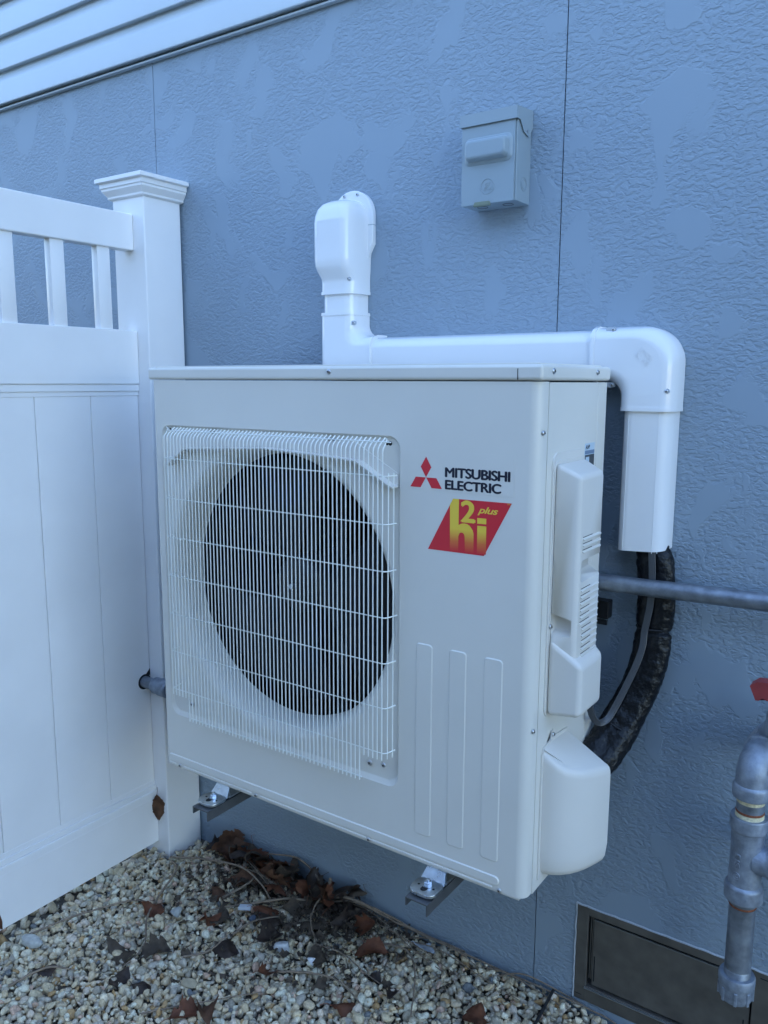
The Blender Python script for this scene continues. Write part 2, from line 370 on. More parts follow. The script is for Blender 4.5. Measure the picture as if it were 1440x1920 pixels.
# pebbles: one mass nobody could count
def pebbles(x0, x1, y0, y1, pitch, seed, keep, layers, sub_):
    rg = np.random.default_rng(seed)
    bb = bmesh.new(); bmesh.ops.create_icosphere(bb, subdivisions=sub_, radius=1)
    me = bpy.data.meshes.new('t'); bb.to_mesh(me); bb.free()
    bv = np.array([v.co[:] for v in me.vertices]); bf = np.array([p.vertices[:] for p in me.polygons]); bpy.data.meshes.remove(me)
    sub = len(bv)
    var = []
    for k in range(16):
        d = np.ones(sub)
        for q in range(8):
            dirv = rg.normal(size=3); dirv /= np.linalg.norm(dirv); t = rg.uniform(.48, .82)
            dd = bv @ dirv; d = np.where(dd > t, d*(t/np.maximum(dd, 1e-6))**.75, d)
        var.append(bv * d[:, None] * (1 + .022*rg.normal(size=sub))[:, None])
    xs, ys, zs, ss = [], [], [], []
    for (pf, h, jz, sf) in layers:
        p = pitch*pf
        gx, gy = np.meshgrid(np.arange(x0, x1, p), np.arange(y0, y1, p)); gx = gx.ravel(); gy = gy.ravel()
        gx = gx + rg.uniform(-.5, .5, len(gx))*p; gy = gy + rg.uniform(-.5, .5, len(gy))*p
        s = pitch*.5*sf*np.clip(rg.lognormal(0.0, .38, len(gx)), .5, 1.9)
        xs.append(gx); ys.append(gy); ss.append(s); zs.append(np.full(len(gx), h) + rg.uniform(-jz, jz, len(gx)))
    x = np.concatenate(xs); y = np.concatenate(ys); z = np.concatenate(zs); s = np.concatenate(ss)
    k = (y + s < -.001) & keep(x, y) & ~((x < -.31) & (x > -.46) & (y > -.145)) & ~((x < -.355) & (x > -.417) & (z > .013))
    x, y, z, s = x[k], y[k], z[k], s[k]; n = len(x)
    z = z + .005*np.sin(x*9+1)*np.cos(y*11) + .003*np.sin(x*23+y*17)
    sc = np.stack([s*rg.uniform(.9, 1.35, n), s*rg.uniform(.75, 1.1, n), s*rg.uniform(.5, .85, n)], 1)
    q = rg.normal(size=(n, 4)); q[:, 1:3] *= .5; q /= np.linalg.norm(q, axis=1)[:, None]
    W, X, Y, Z = q.T
    Rm = np.stack([1-2*(Y*Y+Z*Z), 2*(X*Y-Z*W), 2*(X*Z+Y*W), 2*(X*Y+Z*W), 1-2*(X*X+Z*Z), 2*(Y*Z-X*W), 2*(X*Z-Y*W), 2*(Y*Z+X*W), 1-2*(X*X+Y*Y)], 1).reshape(n, 3, 3)
    vi = rg.integers(0, 16, n); V = np.array(var)[vi] * sc[:, None, :]
    V = np.einsum('nij,nkj->nki', Rm, V) + np.stack([x, y, z], 1)[:, None, :]
    F = (bf[None] + (np.arange(n)*sub)[:, None, None]).reshape(-1, 3)
    me = bpy.data.meshes.new('pebbles'); me.vertices.add(n*sub); me.vertices.foreach_set('co', V.astype(np.float32).ravel())
    me.loops.add(len(F)*3); me.loops.foreach_set('vertex_index', F.astype(np.int32).ravel())
    me.polygons.add(len(F)); me.polygons.foreach_set('loop_start', np.arange(0, len(F)*3, 3, dtype=np.int32))
    me.update(calc_edges=True); me.validate()
    me.polygons.foreach_set('use_smooth', [True]*len(F)); me.materials.append(M['pebble'])
    print('pebbles', n, len(F))
    return me
# density is full where the photograph shows the bed, coarser further out
near = lambda x, y: (y > -.95 + .62*(x+.2)*(x > -.2)) & (x < 1.35) & (x > -.37)
for args, lab in (((-.37, 1.35, -1.0, 0, .0152, 5, near, [(.98, .0015, .0015, 1.12)], 2), 'lower layer of pale river pebbles along the wall'),
                  ((-.37, 1.35, -1.0, 0, .0152, 15, near, [(1.04, .0085, .0020, 1.05), (1.75, .0150, .0020, 1.0)], 2), 'pale rounded river pebbles covering the bed along the wall'),
                  ((-2.4, 3.2, -1.7, 0, .026, 6, lambda x, y: ~near(x, y), [(1, 0, .002, 1), (1.1, .007, .002, 1)], 1), 'pale river pebbles further out along the wall')):
    o = bpy.data.objects.new('pebbles', pebbles(*args)); COL.objects.link(o); o['kind'] = 'stuff'; o['label'] = lab

# ------------------------------------------------------------------ house
SEAM2 = .7965; PITCH = 1.219
house = empty('house', (.4, 2, 0), 'house with blue textured wall boards below and white lap siding above', 'house')
bput('wall_core', box(-7.0, 8.2, .0125, 7, -.2, 6.2), M['sheath'], house)
vx0, vx1, vz0, vz1 = .895, 1.302, .026, .262     # opening for the foundation vent
for i in range(-6, 7):
    a, c = SEAM2 + PITCH*(i-1) + .0012, SEAM2 + PITCH*i - .0012
    z0, z1 = -.06, 2.32
    if i == 1:
        b = bmesh.new(); xs = [a, vx0, vx1, c]; zs = [z0, vz0, vz1, z1]
        gv = [[[b.verts.new((x, y, z)) for z in zs] for x in xs] for y in (0, .012)]
        for p in range(3):
            for q in range(3):
                if p == 1 and q == 1: continue
                for s_ in (0, 1): b.faces.new([gv[s_][p][q], gv[s_][p+1][q], gv[s_][p+1][q+1], gv[s_][p][q+1]])
        for p in range(3):
            b.faces.new([gv[0][p][0], gv[0][p+1][0], gv[1][p+1][0], gv[1][p][0]]); b.faces.new([gv[0][p][3], gv[0][p+1][3], gv[1][p+1][3], gv[1][p][3]])
            b.faces.new([gv[0][0][p], gv[0][0][p+1], gv[1][0][p+1], gv[1][0][p]]); b.faces.new([gv[0][3][p], gv[0][3][p+1], gv[1][3][p+1], gv[1][3][p]])
        b.faces.new([gv[0][1][1], gv[0][2][1], gv[1][2][1], gv[1][1][1]]); b.faces.new([gv[0][1][2], gv[0][2][2], gv[1][2][2], gv[1][1][2]])
        b.faces.new([gv[0][1][1], gv[0][1][2], gv[1][1][2], gv[1][1][1]]); b.faces.new([gv[0][2][1], gv[0][2][2], gv[1][2][2], gv[1][2][1]])
        bput('wall_panel', b, M['wall'], house, smooth=False)
    else:
        bput('wall_panel', box(a, c, 0, .012, z0, z1), M['wall'], house, smooth=False)
# nails along the seams
for p in [(-.4462, 2.149), (-.4101, 2.151), (.8131, .2312), (.8119, .0455), (.8165, 1.79), (.783, 1.545), (-.2313, 2.108), (.815, 1.18), (.642, 1.7936)]:
    b = lathe([(0, -.0012), (.003, -.0010), (.0042, -.0003), (.0044, .001)], (p[0], 0, p[1]), 'y', 12); bput('nail', b, M['wall'], house)
# white dutch lap siding
cz0, cp_ = 2.2935, .0998
prof = [(-.013, 0.0015), (-.0265, 0), (-.0275, .002), (-.0245, .064), (-.0235, .067), (-.0135, .083), (-.0115, .088), (-.0105, cp_ + .010), (-.005, cp_ + .010), (-.005, .0015)]
b = bmesh.new(); A = [b.verts.new((-7, y, z)) for y, z in prof]; B = [b.verts.new((8.2, y, z)) for y, z in prof]
for i in range(len(prof)): b.faces.new((A[i], B[i], B[(i+1) % len(prof)], A[(i+1) % len(prof)]))
b.faces.new(A); b.faces.new(B[::-1])
bmesh.ops.recalc_face_normals(b, faces=b.faces); sm = bpy.data.meshes.new('siding_board'); b.to_mesh(sm); b.free()
sm.materials.append(M['siding']); sm.polygons.foreach_set('use_smooth', [True]*len(sm.polygons)); sm.set_sharp_from_angle(angle=R(28))
for i in range(39):
    o = bpy.data.objects.new('siding_board', sm); COL.objects.link(o); o.parent = house; o.location = Vector((0, 0, cz0 + cp_*i)) - house.location
b = box(-7, 8.2, -.014, -.0005, cz0 - .010, cz0 - .0055); bput('starter_strip', b, M['siding'], house)

# unseen neighbouring house behind the camera, added to darken the lower blue wall
nb = empty('unseen_shade_house', (.5, -6, 0), 'low tan unseen neighbouring house behind the viewer, added to shade the lower wall', 'house')
bput('wall', box(-8, 5.0, -12, -4.0, -.2, 3.2), mat('tan_siding', (.20, .18, .15), .8, bump=(30, .002), mott=(3, .1)), nb)
b = hexa([(-8.4, -12.4, 3.2), (5.4, -12.4, 3.2), (5.4, -3.6, 3.2), (-8.4, -3.6, 3.2), (-8.4, -8.2, 4.6), (4.6, -8.2, 4.6), (4.6, -8.1, 4.6), (-8.4, -8.1, 4.6)]); bput('roof', b, mat('dark_shingles', (.07, .065, .06), .9, bump=(20, .01), mott=(8, .2)), nb)
for xx in (-4.5, -.6, 2.6):
    fr = bput('window', box(xx, xx+1.0, -4.0, -3.96, 1.0, 2.3, .006, 1), M['vinyl'], nb)
    for k in (0, 1): bput('pane', box(xx+.06, xx+.94, -3.962, -3.955, 1.06+.61*k, 1.62+.61*k), mat('window_glass', (.03, .035, .04), .05), fr)

# foundation vent set in the wall panel
vent = empty('foundation_vent', (1.1, 0, .02), 'dull galvanised foundation vent set low in the blue wall', 'vent')
fx0, fx1, fz0, fz1 = .8975, 1.2995, .0285, .2595
ix0, ix1, iz0, iz1 = .9235, 1.2665, .067, .2415
b = bmesh.new()
for (a, c, d, e) in ((fx0, ix0, fz0, fz1), (ix1, fx1, fz0, fz1), (ix0, ix1, fz0, iz0), (ix0, ix1, iz1, fz1)):
    b = box(a, c, -.003, .010, d, e, .0006, 1, b)
bput('vent_frame', b, M['stone_vent'], vent)
bput('back_plate', box(ix0, ix1, .0095, .0115, iz0, iz1), M['dark'], vent)
b = box(ix0+.0125, ix1-.004, .0015, .0035, iz0+.006, iz1-.0085); bput('damper_plate', b, M['stone_vent'], vent)
bput('damper_rim', box(ix0+.0125, ix1-.004, .0002, .0036, iz1-.0085, iz1-.0072), M['ventbright'], vent)
bput('slide_rail', box(ix0+.005, ix0+.0065, .0008, .004, iz0+.02, iz1), M['stone_vent'], vent)
bput('slide_rail', box(ix0+.0095, ix0+.0108, .0008, .004, iz0+.02, iz1), M['stone_vent'], vent)
bput('sill_strip', box(ix0-.002, ix1, -.0075, -.003, iz0-.0045, iz0-.0025), M['ventbright'], vent)
for (a, d, e) in ((.939, .083, .145), (1.2515, .078, .14)): bput('slot', box(a, a+.0025, .0008, .0012, d, e), M['dark'], vent)
bput('slot', box(1.278, 1.298, -.0036, -.0029, .2475, .2495), M['dark'], vent)
bput('slot', box(.900, .915, -.0036, -.0029, .0405, .0420), M['dark'], vent)
path = [(.8955, -.001, z + .0) for z in np.linspace(.028, .262, 20)]
path = [(x + .0015*random.uniform(-1, 1), y, z) for x, y, z in path]
bput('caulk_line', tube(path, .0022, 6), M['caulk'], vent)
path = [(x, -.001, .2612 + .0012*random.uniform(-1, 1)) for x in np.linspace(.895, 1.302, 34)]
bput('caulk_line', tube(path, .0021, 6), M['caulk'], vent)

# ------------------------------------------------------------------ vinyl fence
FX = -.3665; PXC, PYC = -.3865, -.0703; PH = .0637
fence = empty('vinyl_fence', (PXC, -.9, 0), 'white vinyl privacy fence with open baluster top meeting the wall beside the heat pump', 'fence')
def post(cx, cy_):
    o = bput('post', box(cx-PH, cx+PH, cy_-PH, cy_+PH, -.05, 1.925, .0045, 3), M['vinyl'], fence)
    # stepped cove cap
    levels = [(PH+.0015, 1.898), (PH+.008, 1.902), (PH+.0085, 1.907), (PH+.0125, 1.912), (PH+.019, 1.921), (PH+.0195, 1.9265), (PH+.0225, 1.9285), (PH+.0225, 1.9395), (PH+.0305, 1.9415), (PH+.0315, 1.9425), (PH+.0315, 1.9515), (PH+.0305, 1.9525), (0.0005, 1.966)]
    bb = bmesh.new(); rings = []
    for h, z in levels:
        yb = min(h, -.0015 - cy_) if cy_ > -.2 else h
        rings.append([bb.verts.new(p) for p in ((cx-h, cy_-h, z), (cx+h, cy_-h, z), (cx+h, cy_+yb, z), (cx-h, cy_+yb, z))])
    for A, B in zip(rings, rings[1:]):
        for j in range(4): bb.faces.new((A[j], A[(j+1) % 4], B[(j+1) % 4], B[j]))
    bb.faces.new(rings[0][::-1]); bb.faces.new(rings[-1])
    cp1 = bput('post_cap', bb, M['vinyl'], o, sharp=20)
    return o
post(PXC, PYC); post(PXC, PYC - 1.95)
y1, y0 = -.1345, PYC - 1.95 + PH
def rail(z0, z1, name, xin=0):
    o = bput(name, box(PXC-.02, FX, y0, y1, z0, z1, .004, 3), M['vinyl'], fence); return o
rail(1.7615, 1.8565, 'top_rail')
# middle rail with stepped lower lips
def stepped(name, zs):
    bb = None
    for (d, a, c, bv) in zs: bb = box(PXC-.02+d, FX-d, y0, y1, a, c, bv, 2, bb)
    return bput(name, bb, M['vinyl'], fence)
stepped('middle_rail', [(0, 1.4065, 1.5515, .0035), (.0040, 1.388, 1.4064, .0012), (.0072, 1.3755, 1.3879, .0012)])
bput('rail_groove', box(FX-.0002, FX+.0006, y0, y1, 1.4255, 1.4262), M['vinyl'], fence)
stepped('bottom_rail', [(0, .043, .2085, .0035), (.0042, .2086, .2245, .0015), (.0080, .2246, .2385, .0012)])
bput('rail_groove', box(FX-.0002, FX+.0006, y0, y1, .1855, .1862), M['vinyl'], fence)
# balusters
bm0 = box(PXC-.012, PXC+.012, -.0195, .0195, 1.551, 1.762, .0015, 2); bmesh.ops.recalc_face_normals(bm0, faces=bm0.faces); bme = bpy.data.meshes.new('baluster'); bm0.to_mesh(bme); bm0.free()
bme.materials.append(M['vinyl']); bme.polygons.foreach_set('use_smooth', [True]*len(bme.polygons)); bme.set_sharp_from_angle(angle=R(35))
for i in range(13):
    o = bpy.data.objects.new('baluster', bme); COL.objects.link(o); o.parent = fence; o.location = Vector((0, -.2275 - .1362*i, 0)) - fence.location
# tongue and groove boards
yb = -.1345 ; gs = [-.2885 - .1612*i for i in range(12)]
prev = yb
for gy in gs:
    gy2 = max(gy, y0)
    if prev - gy2 < .01: break
    bput('board', box(PXC-.011, PXC+.011, gy2+.0003, prev-.0003, .232, 1.382, .0036, 2), M['vinyl'], fence); prev = gy2
# ------------------------------------------------------------------ heat pump outdoor unit
F = -.4014; X1 = .945; YB = -.0954; Z0 = .5022; Z1 = 1.4452
unit = empty('heat_pump', (.4725, -.25, Z0), 'cream single fan heat pump outdoor unit bracketed to the blue wall', 'heat pump')
C0 = (.353, .98); RL, RT = .303, .288
rec0, rec1, rez0, rez1 = .0335, .6725, .643, 1.3165
DEP = .0065
def front_panel():
    b = bmesh.new()
    def loop(pts, y): return [b.verts.new((a, y, c)) for a, c in pts]
    def fill(*loops):
        es = []
        for lp in loops:
            for i in range(len(lp)):
                e = b.edges.get((lp[i], lp[(i+1) % len(lp)])) or b.edges.new((lp[i], lp[(i+1) % len(lp)])); es.append(e)
        bmesh.ops.triangle_fill(b, edges=es, use_beauty=True)
    def bridge(A, B):
        n = len(A)
        for i in range(n): b.faces.new((A[i], A[(i+1) % n], B[(i+1) % n], B[i]))
    zb, zt = Z0 + .006, 1.4175
    outer = [(.018, zb), (X1-.020, zb), (X1-.020, zt), (.018, zt)]
    lo = loop(outer, F); ra = loop(rrect(rec0-.003, rec1+.003, rez0-.004, rez1+.003, .026, 8), F)
    fill(lo, ra)
    rb = loop(rrect(rec0-.0015, rec1+.0015, rez0-.002, rez1+.0015, .0245, 8), F+.0012); bridge(ra, rb)
    rc_ = loop(rrect(rec0+.001, rec1-.001, rez0+.0045, rez1-.001, .022, 8), F+DEP-.0012); bridge(rb, rc_)
    rd = loop(rrect(rec0+.0025, rec1-.0025, rez0+.0075, rez1-.0025, .0205, 8), F+DEP); bridge(rc_, rd)
    K = 96
    def ring(r, y): return loop([(C0[0]+r*math.cos(2*math.pi*i/K), C0[1]+r*math.sin(2*math.pi*i/K)) for i in range(K)], y)
    r1 = ring(RL+.012, F+DEP); fill(rd, r1)
    prev = r1
    # bellmouth: flat lip rolling back into the throat
    for t in (8, 20, 35, 50, 65, 80, 90):
        a = R(t); rr = RT + (RL+.012-RT)*(1-math.sin(a)); yy = F + DEP + .050*(1-math.cos(a)); cur = ring(rr, yy); bridge(prev, cur); prev = cur
    cur = ring(RT, F+.080); bridge(prev, cur)
    cur2 = ring(RT+.006, F+.080); bridge(cur, cur2)
    # wrap-round corners
    for side in (1, -1):
        def X(d): return X1 - d if side == 1 else d
        pr = [(X(.020 if side == 1 else .018), F)]
        r = .020 if side == 1 else .018
        for k in range(1, 9):
            a = R(90*k/8); pr.append((X(r - r*math.sin(a)), F + r - r*math.cos(a)))
        pr += [(X(0), F+.030), (X(.0015), F+.031), (X(.0015), F+.0335), (X(.012), F+.034)]
        A = [b.verts.new((x, y, zb)) for x, y in pr]; B = [b.verts.new((x, y, zt)) for x, y in pr]
        for i in range(len(pr)-1): b.faces.new((A[i], A[i+1], B[i+1], B[i]))
        # rounded lower edge
    pr = [(F, zb), (F+.0012, zb-.0035), (F+.004, zb-.0055), (F+.012, zb-.006)]
    A = [b.verts.new((.010, y, z)) for y, z in pr]; B = [b.verts.new((X1-.012, y, z)) for y, z in pr]
    for i in range(3): b.faces.new((A[i], B[i], B[i+1], A[i+1]))
    bmesh.ops.remove_doubles(b, verts=b.verts, dist=1e-5)
    # pressed ribs and pads
    for (a, c) in ((.7135, .7495), (.7840, .8200), (.8545, .8915)):
        pad(rrect(a, c, .5625, .9425, .0075, 4), F+.0002, .0016, .0022, b)
    pad(rrect(.0155, .8955, .5175, .5365, .009, 4), F+.0002, .0024, .0022, b)
    for (a, c) in ((.0160, .0395), (.0640, .2850), (.3110, .6), (.612, .882)): pad(rrect(a, c, .5095, .5145, .0022, 2), F+.0002, .0018, .0012, b)
    return b
fp = bput('front_panel', front_panel(), M['cream'], unit, sharp=24)
# casing: sides, back, floor
b = box(.0015, .003, F+.032, YB, Z0, 1.4175); bput('side_panel', b, M['cream'], unit)
b = bmesh.new()
pr = [(X1-.0008, F+.0345), (X1-.0008, YB-.048), (X1-.0022, YB-.047), (X1-.0008, YB-.046), (X1-.0008, YB-.004), (X1-.004, YB), (X1-.03, YB), (X1-.03, YB-.002), (X1-.012, F+.0345)]
A = [b.verts.new((x, y, Z0+.001)) for x, y in pr]; B = [b.verts.new((x, y, 1.4165)) for x, y in pr]
for i in range(len(pr)): b.faces.new((A[i], B[i], B[(i+1) % len(pr)], A[(i+1) % len(pr)]))
bput('side_panel', b, M['cream'], unit)
bput('back_panel', box(.004, X1-.031, YB-.003, YB-.001, Z0, 1.4165), M['dark'], unit)
bput('base_pan', box(.006, X1-.013, F+.006, YB-.004, Z0-.0015, Z0+.012, .001, 1), M['cream'], unit)
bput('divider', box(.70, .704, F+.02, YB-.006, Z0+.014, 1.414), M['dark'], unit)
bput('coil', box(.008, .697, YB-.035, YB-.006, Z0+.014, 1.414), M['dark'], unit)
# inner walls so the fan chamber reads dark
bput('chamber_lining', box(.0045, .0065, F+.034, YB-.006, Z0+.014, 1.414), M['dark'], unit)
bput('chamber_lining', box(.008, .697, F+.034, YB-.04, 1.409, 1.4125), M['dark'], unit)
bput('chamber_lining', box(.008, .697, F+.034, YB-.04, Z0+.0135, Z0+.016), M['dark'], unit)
# lid
b = box(-.0035, X1+.0035, F-.0045, YB+.0045, 1.4190, Z1, .0065, 4)
pad_ = None
lid = bput('lid', b, M['cream'], unit, sharp=50)
bput('lid_fold', box(.9045, .9055, F-.0050, F-.0030, 1.4205, 1.4385), M['dark'], unit)
b = None
for (a, c, d, e) in ((.012, X1-.012, F+.006, F+.016), (.012, X1-.012, YB-.016, YB-.006)): b = box(a, c, d, e, Z1-.001, Z1+.0028, .0012, 2, b)
for (d, e) in ((F+.0165, YB-.0165),):
    for (a, c) in ((.012, .022), (X1-.022, X1-.012)): b = box(a, c, d, e, Z1-.001, Z1+.0028, .0012, 2, b)
bput('lid_ridge', b, M['cream'], unit)
screw((.5152, F-.0045, 1.4345), '-y', unit, .0052)
for y in (-.3631, -.1637): screw((X1+.0035, y, 1.4345), '+x', unit, .0052)
for (x, z) in ((.0531, .5125), (.2984, .5118), (.606, .5115), (.8958, .511)): screw((x, F-.0004, z), '-y', unit, .0045)
for (x, z) in ((.6064, .6738), (.0994, .6752)): screw((x, F+DEP-.004, z), '-y', unit, .0060)
screw((.6371, F+DEP, .6759), '-y', unit, .0048)
for z in (1.3347, .8211): screw((X1-.0006, -.387, z), '+x', unit, .0046)
b = None
for (x, z) in ((.0538, 1.3085), (.6420, 1.3055), (.6490, 1.3050)): b = lathe([(.0042, F+DEP-.0004), (.0001, F+DEP-.0005)], (x, 0, z), 'y', 14, b)
bput('hook_hole', b, M['dark'], unit)

# snow visor strip inside the recess, behind the wires
up_ = [(.038, 1.2405), (.0744, 1.2924), (.098, 1.3100), (.183, 1.3100), (.1855, 1.3045), (.196, 1.3045), (.199, 1.3100), (.5015, 1.3095), (.5054, 1.3035), (.5146, 1.3035), (.517, 1.3090), (.5631, 1.3090), (.6686, 1.2501), (.6688, 1.2257)]
lo_ = [(.0622, 1.2294), (.1200, 1.2691), (.36, 1.2815), (.49, 1.2750), (.585, 1.2690), (.6540, 1.2310), (.6688, 1.2257)]
poly = up_ + lo_[::-1][1:]
b = prism(poly, F+DEP-.0004, F+DEP-.0030)
lo_s = lo_
for p, q in zip(lo_s, lo_s[1:]):
    d = Vector((q[0]-p[0], q[1]-p[1])).normalized(); n = Vector((-d.y, d.x))*.0025
    pts = [(p[0], p[1]), (q[0], q[1]), (q[0]+n.x, q[1]+n.y), (p[0]+n.x, p[1]+n.y)]
    b = prism(pts, F+DEP-.0031, F+DEP-.0235, b)
bput('air_guide', b, M['cream_plastic'], unit)

# wire guard: every wire is a piece of its own
guard = bput('wire_guard', None or tube([(.131, F-.0300, .6585), (.610, F-.0300, .6585)], .00165, 8), M['wire'], unit)
WY = F - .0350; PW = (.6605-.0796)/56; WR = .00126
def wire(path, name='wire'):
    return bput(name, tube(path, WR, 8), M['wire'], guard, sharp=60)
def bend(pts, n=5): return smoothpath(pts, n)
def bent_top(x, long=False):
    ztip, ytip = (1.3165, F-.010) if not long else (1.3300, F+.002)
    if long: return [(x, WY+.019, 1.3125), (x, WY+.006, 1.3025), (x, WY+.0015, 1.2975), (x, WY, 1.2915)]
    return [(x, WY+.022, 1.3155), (x, WY+.006, 1.3040), (x, WY+.0015, 1.2990), (x, WY, 1.2925)]
vm = {}
for i in range(57):
    x = .0796 + PW*i
    zb = .6545 if 5 <= i <= 51 else .7080
    key = zb
    long = i in (0, 56)
    if long:
        hx_ = .0538 if i == 0 else .6455
        path = [(x, WY, zb), (x, WY, 1.2915), (x, WY+.0015, 1.2975), (x, WY+.006, 1.3025), (x + (hx_-x)*.4, WY+.022, 1.3120), (hx_, F-.004, 1.3150), (hx_, F+.004, 1.3095)]
        wire(path)
        continue
    if key not in vm:
        b = tube([(0, WY, zb), (0, WY, 1.2925), (0, WY+.0015, 1.2985), (0, WY+.006, 1.3040), (0, WY+.0225, 1.3160)], WR, 8)
        bmesh.ops.recalc_face_normals(b, faces=b.faces); me = bpy.data.meshes.new('wire'); b.to_mesh(me); b.free(); me.materials.append(M['wire'])
        me.polygons.foreach_set('use_smooth', [True]*len(me.polygons)); me.set_sharp_from_angle(angle=R(60)); vm[key] = me
    o = bpy.data.objects.new('wire', vm[key]); COL.objects.link(o); o.parent = guard; o.location = Vector((x, 0, 0))
XL, XR = .0796, .6605
for (dx, dy) in ((.0050, .0115), (.0085, .0235)):
    wire([(XR+dx, WY+dy, .7080), (XR+dx, WY+dy, 1.2540)])
    wire([(XL-dx, WY+dy, .7080), (XL-dx, WY+dy, 1.2540)])
for z in (1.2485, 1.1605, 1.0735, .9860, .8980, .8100, .7205):
    e = .004 if z == .9860 else 0
    yy = WY + .0030
    wire([(XL-.010, F-.0045+e, z), (XL-.0085, WY+.022, z), (XL-.006, WY+.009, z), (XL-.0015, yy+.0008, z), (XL+.006, yy, z), (XR-.006, yy, z), (XR+.0015, yy+.0008, z), (XR+.006, WY+.009, z), (XR+.0085, WY+.022, z), (XR+.010, F-.0045+e, z)], 'cross_wire')
wire([(XL-.004, F-.0235, 1.3095), (XR+.010, F-.0235, 1.3095)], 'cross_wire')

# fan behind the guard
FY = F + .085
hub = bput('fan', lathe([(.0001, -.012), (.022, -.011), (.05, -.004), (.062, .008), (.066, .03), (.066, .06)], (C0[0], FY, C0[1]), 'y', 40), M['black'], unit)
bput('nut', lathe([(.0001, -.022), (.006, -.0215), (.0065, -.019), (.0065, -.011)], (C0[0], FY, C0[1]), 'y', 6), M['zinc'], hub)
for kb in range(3):
    b = bmesh.new(); nr, na = 12, 14; gridv = []
    for i in range(nr+1):
        r = .060 + (.276-.060)*i/nr; row = []
        span = R(62 + 34*(i/nr)) ; lead = R(-30 - 22*(i/nr))
        for j in range(na+1):
            a = lead + span*j/na + R(118 + 120*kb)
            y = FY + .004 + .050*(j/na) - .014*math.sin(math.pi*j/na) + .008*(i/nr)
            row.append(b.verts.new((C0[0]+r*math.cos(a), y, C0[1]+r*math.sin(a))))
        gridv.append(row)
    for i in range(nr):
        for j in range(na): b.faces.new((gridv[i][j], gridv[i+1][j], gridv[i+1][j+1], gridv[i][j+1]))
    bmesh.ops.solidify(b, geom=b.faces[:], thickness=.003)
    bput('blade', b, M['fan'], hub, sharp=60)
bput('motor', lathe([(.0001, .061), (.055, .062), (.06, .07), (.06, .14)], (C0[0], FY, C0[1]), 'y', 32), M['black'], unit)
b = box(.30, .32, FY+.1, FY+.112, .52, 1.40); b = box(.385, .405, FY+.1, FY+.112, .52, 1.40, bm=b); bput('motor_support', b, M['steel'], unit)

# badges: flat print on the front panel
PY = F - .0006
b = prism([(.6945, 1.2270), (.9025, 1.2270), (.9025, 1.2965), (.6945, 1.2965)], F-.0001, F-.00035); bput('badge_film', b, M['cream'], unit, smooth=False)
b = None
for q in ([(.7303, 1.2859), (.7414, 1.2676), (.7306, 1.2492), (.7193, 1.2676)], [(.7090, 1.2489), (.7303, 1.2489), (.7195, 1.2305), (.6978, 1.2305)], [(.7309, 1.2489), (.7522, 1.2489), (.7637, 1.2305), (.7424, 1.2305)]): b = flat(q, PY, b)
bput('three_diamond_emblem', b, M['redprint'], unit, smooth=False)
boldtext('lettering', 'MITSUBISHI', .7693, .8953, 1.2520, 1.2698, PY, M['navyprint'], unit, .0011)
boldtext('lettering', 'ELECTRIC', .7697, .8792, 1.2306, 1.2478, PY, M['navyprint'], unit, .0011)
bput('badge_ground', flat([(.7866, 1.2156), (.8992, 1.2166), (.8492, 1.1212), (.7364, 1.1203)], PY+.0002), M['redprint'], unit, smooth=False)
b = flat([(.7866, 1.2156), (.7984, 1.2157), (.7986, 1.1225), (.7818, 1.1223), (.7806, 1.2047)], PY)
arch = [(.7985, 1.1700), (.8020, 1.1722), (.8060, 1.1735), (.8105, 1.1740), (.8153, 1.1735), (.8200, 1.1712), (.8235, 1.1675), (.8268, 1.1630), (.8284, 1.1575), (.8290, 1.1228), (.8119, 1.1226), (.8109, 1.1500), (.8101, 1.1540), (.8080, 1.1566), (.8044, 1.1574), (.8010, 1.1562), (.7993, 1.1535), (.7987, 1.1500)]
b = flat(arch, PY, b); b = flat([(.8353, 1.1726), (.8526, 1.1730), (.8530, 1.1240), (.8356, 1.1236)], PY, b)
bput('lettering', b, M['grad'], unit, smooth=False)
b = flat([(.8348, 1.1861), (.8523, 1.1864), (.8524, 1.1767), (.8350, 1.1762)], PY); bput('lettering', b, M['yellowprint'], unit, smooth=False)
boldtext('lettering', '2', .8021, .8316, 1.1758, 1.2147, PY-.0001, M['yellowprint'], unit, .0022)
textfit('lettering', 'plus', .8352, .8745, 1.1910, 1.2065, XZ(PY), M['yellowprint'], unit, bold=.018, shear=.35)
textfit('lettering', 'TM', .8907, .8962, 1.2132, 1.2156, XZ(PY), M['yellowprint'], unit)

# electrical service cover on the right side
SX = X1
def yz_prism(pts, x0, x1, bm=None, bev=0): return prism(pts, x0, x1, bm, 'yz', bev)
b = yz_prism(rrect(-.3470, -.2050, .8290, 1.2990, .020, 6), SX-.001, SX+.0022, None, .001)
b = yz_prism(rrect(-.3425, -.2095, .8330, 1.2860, .017, 6), SX+.002, SX+.0036, b, .001)
cov = bput('service_cover', b, M['cream_plastic'], unit)
tower = hexa([(SX+.003, -.3415, .93), (SX+.003, -.2115, .93), (SX+.003, -.2115, 1.283), (SX+.003, -.3415, 1.283),
              (SX+.0490, -.3340, .93), (SX+.0490, -.2290, .93), (SX+.0490, -.2290, 1.2620), (SX+.0490, -.3340, 1.2620)], .0085, 4)
tw = bput('cover_tower', tower, M['cream_plastic'], cov, sharp=45)
c1 = hexa([(SX+.0045, -.36, .9740), (SX+.0045, -.36, 1.0240), (SX+.0045, -.318, 1.0200), (SX+.0045, -.318, .9905),
           (SX+.0400, -.36, .9740), (SX+.0400, -.36, 1.0160), (SX+.0400, -.318, 1.0120), (SX+.0400, -.318, .9905)], .003, 2)
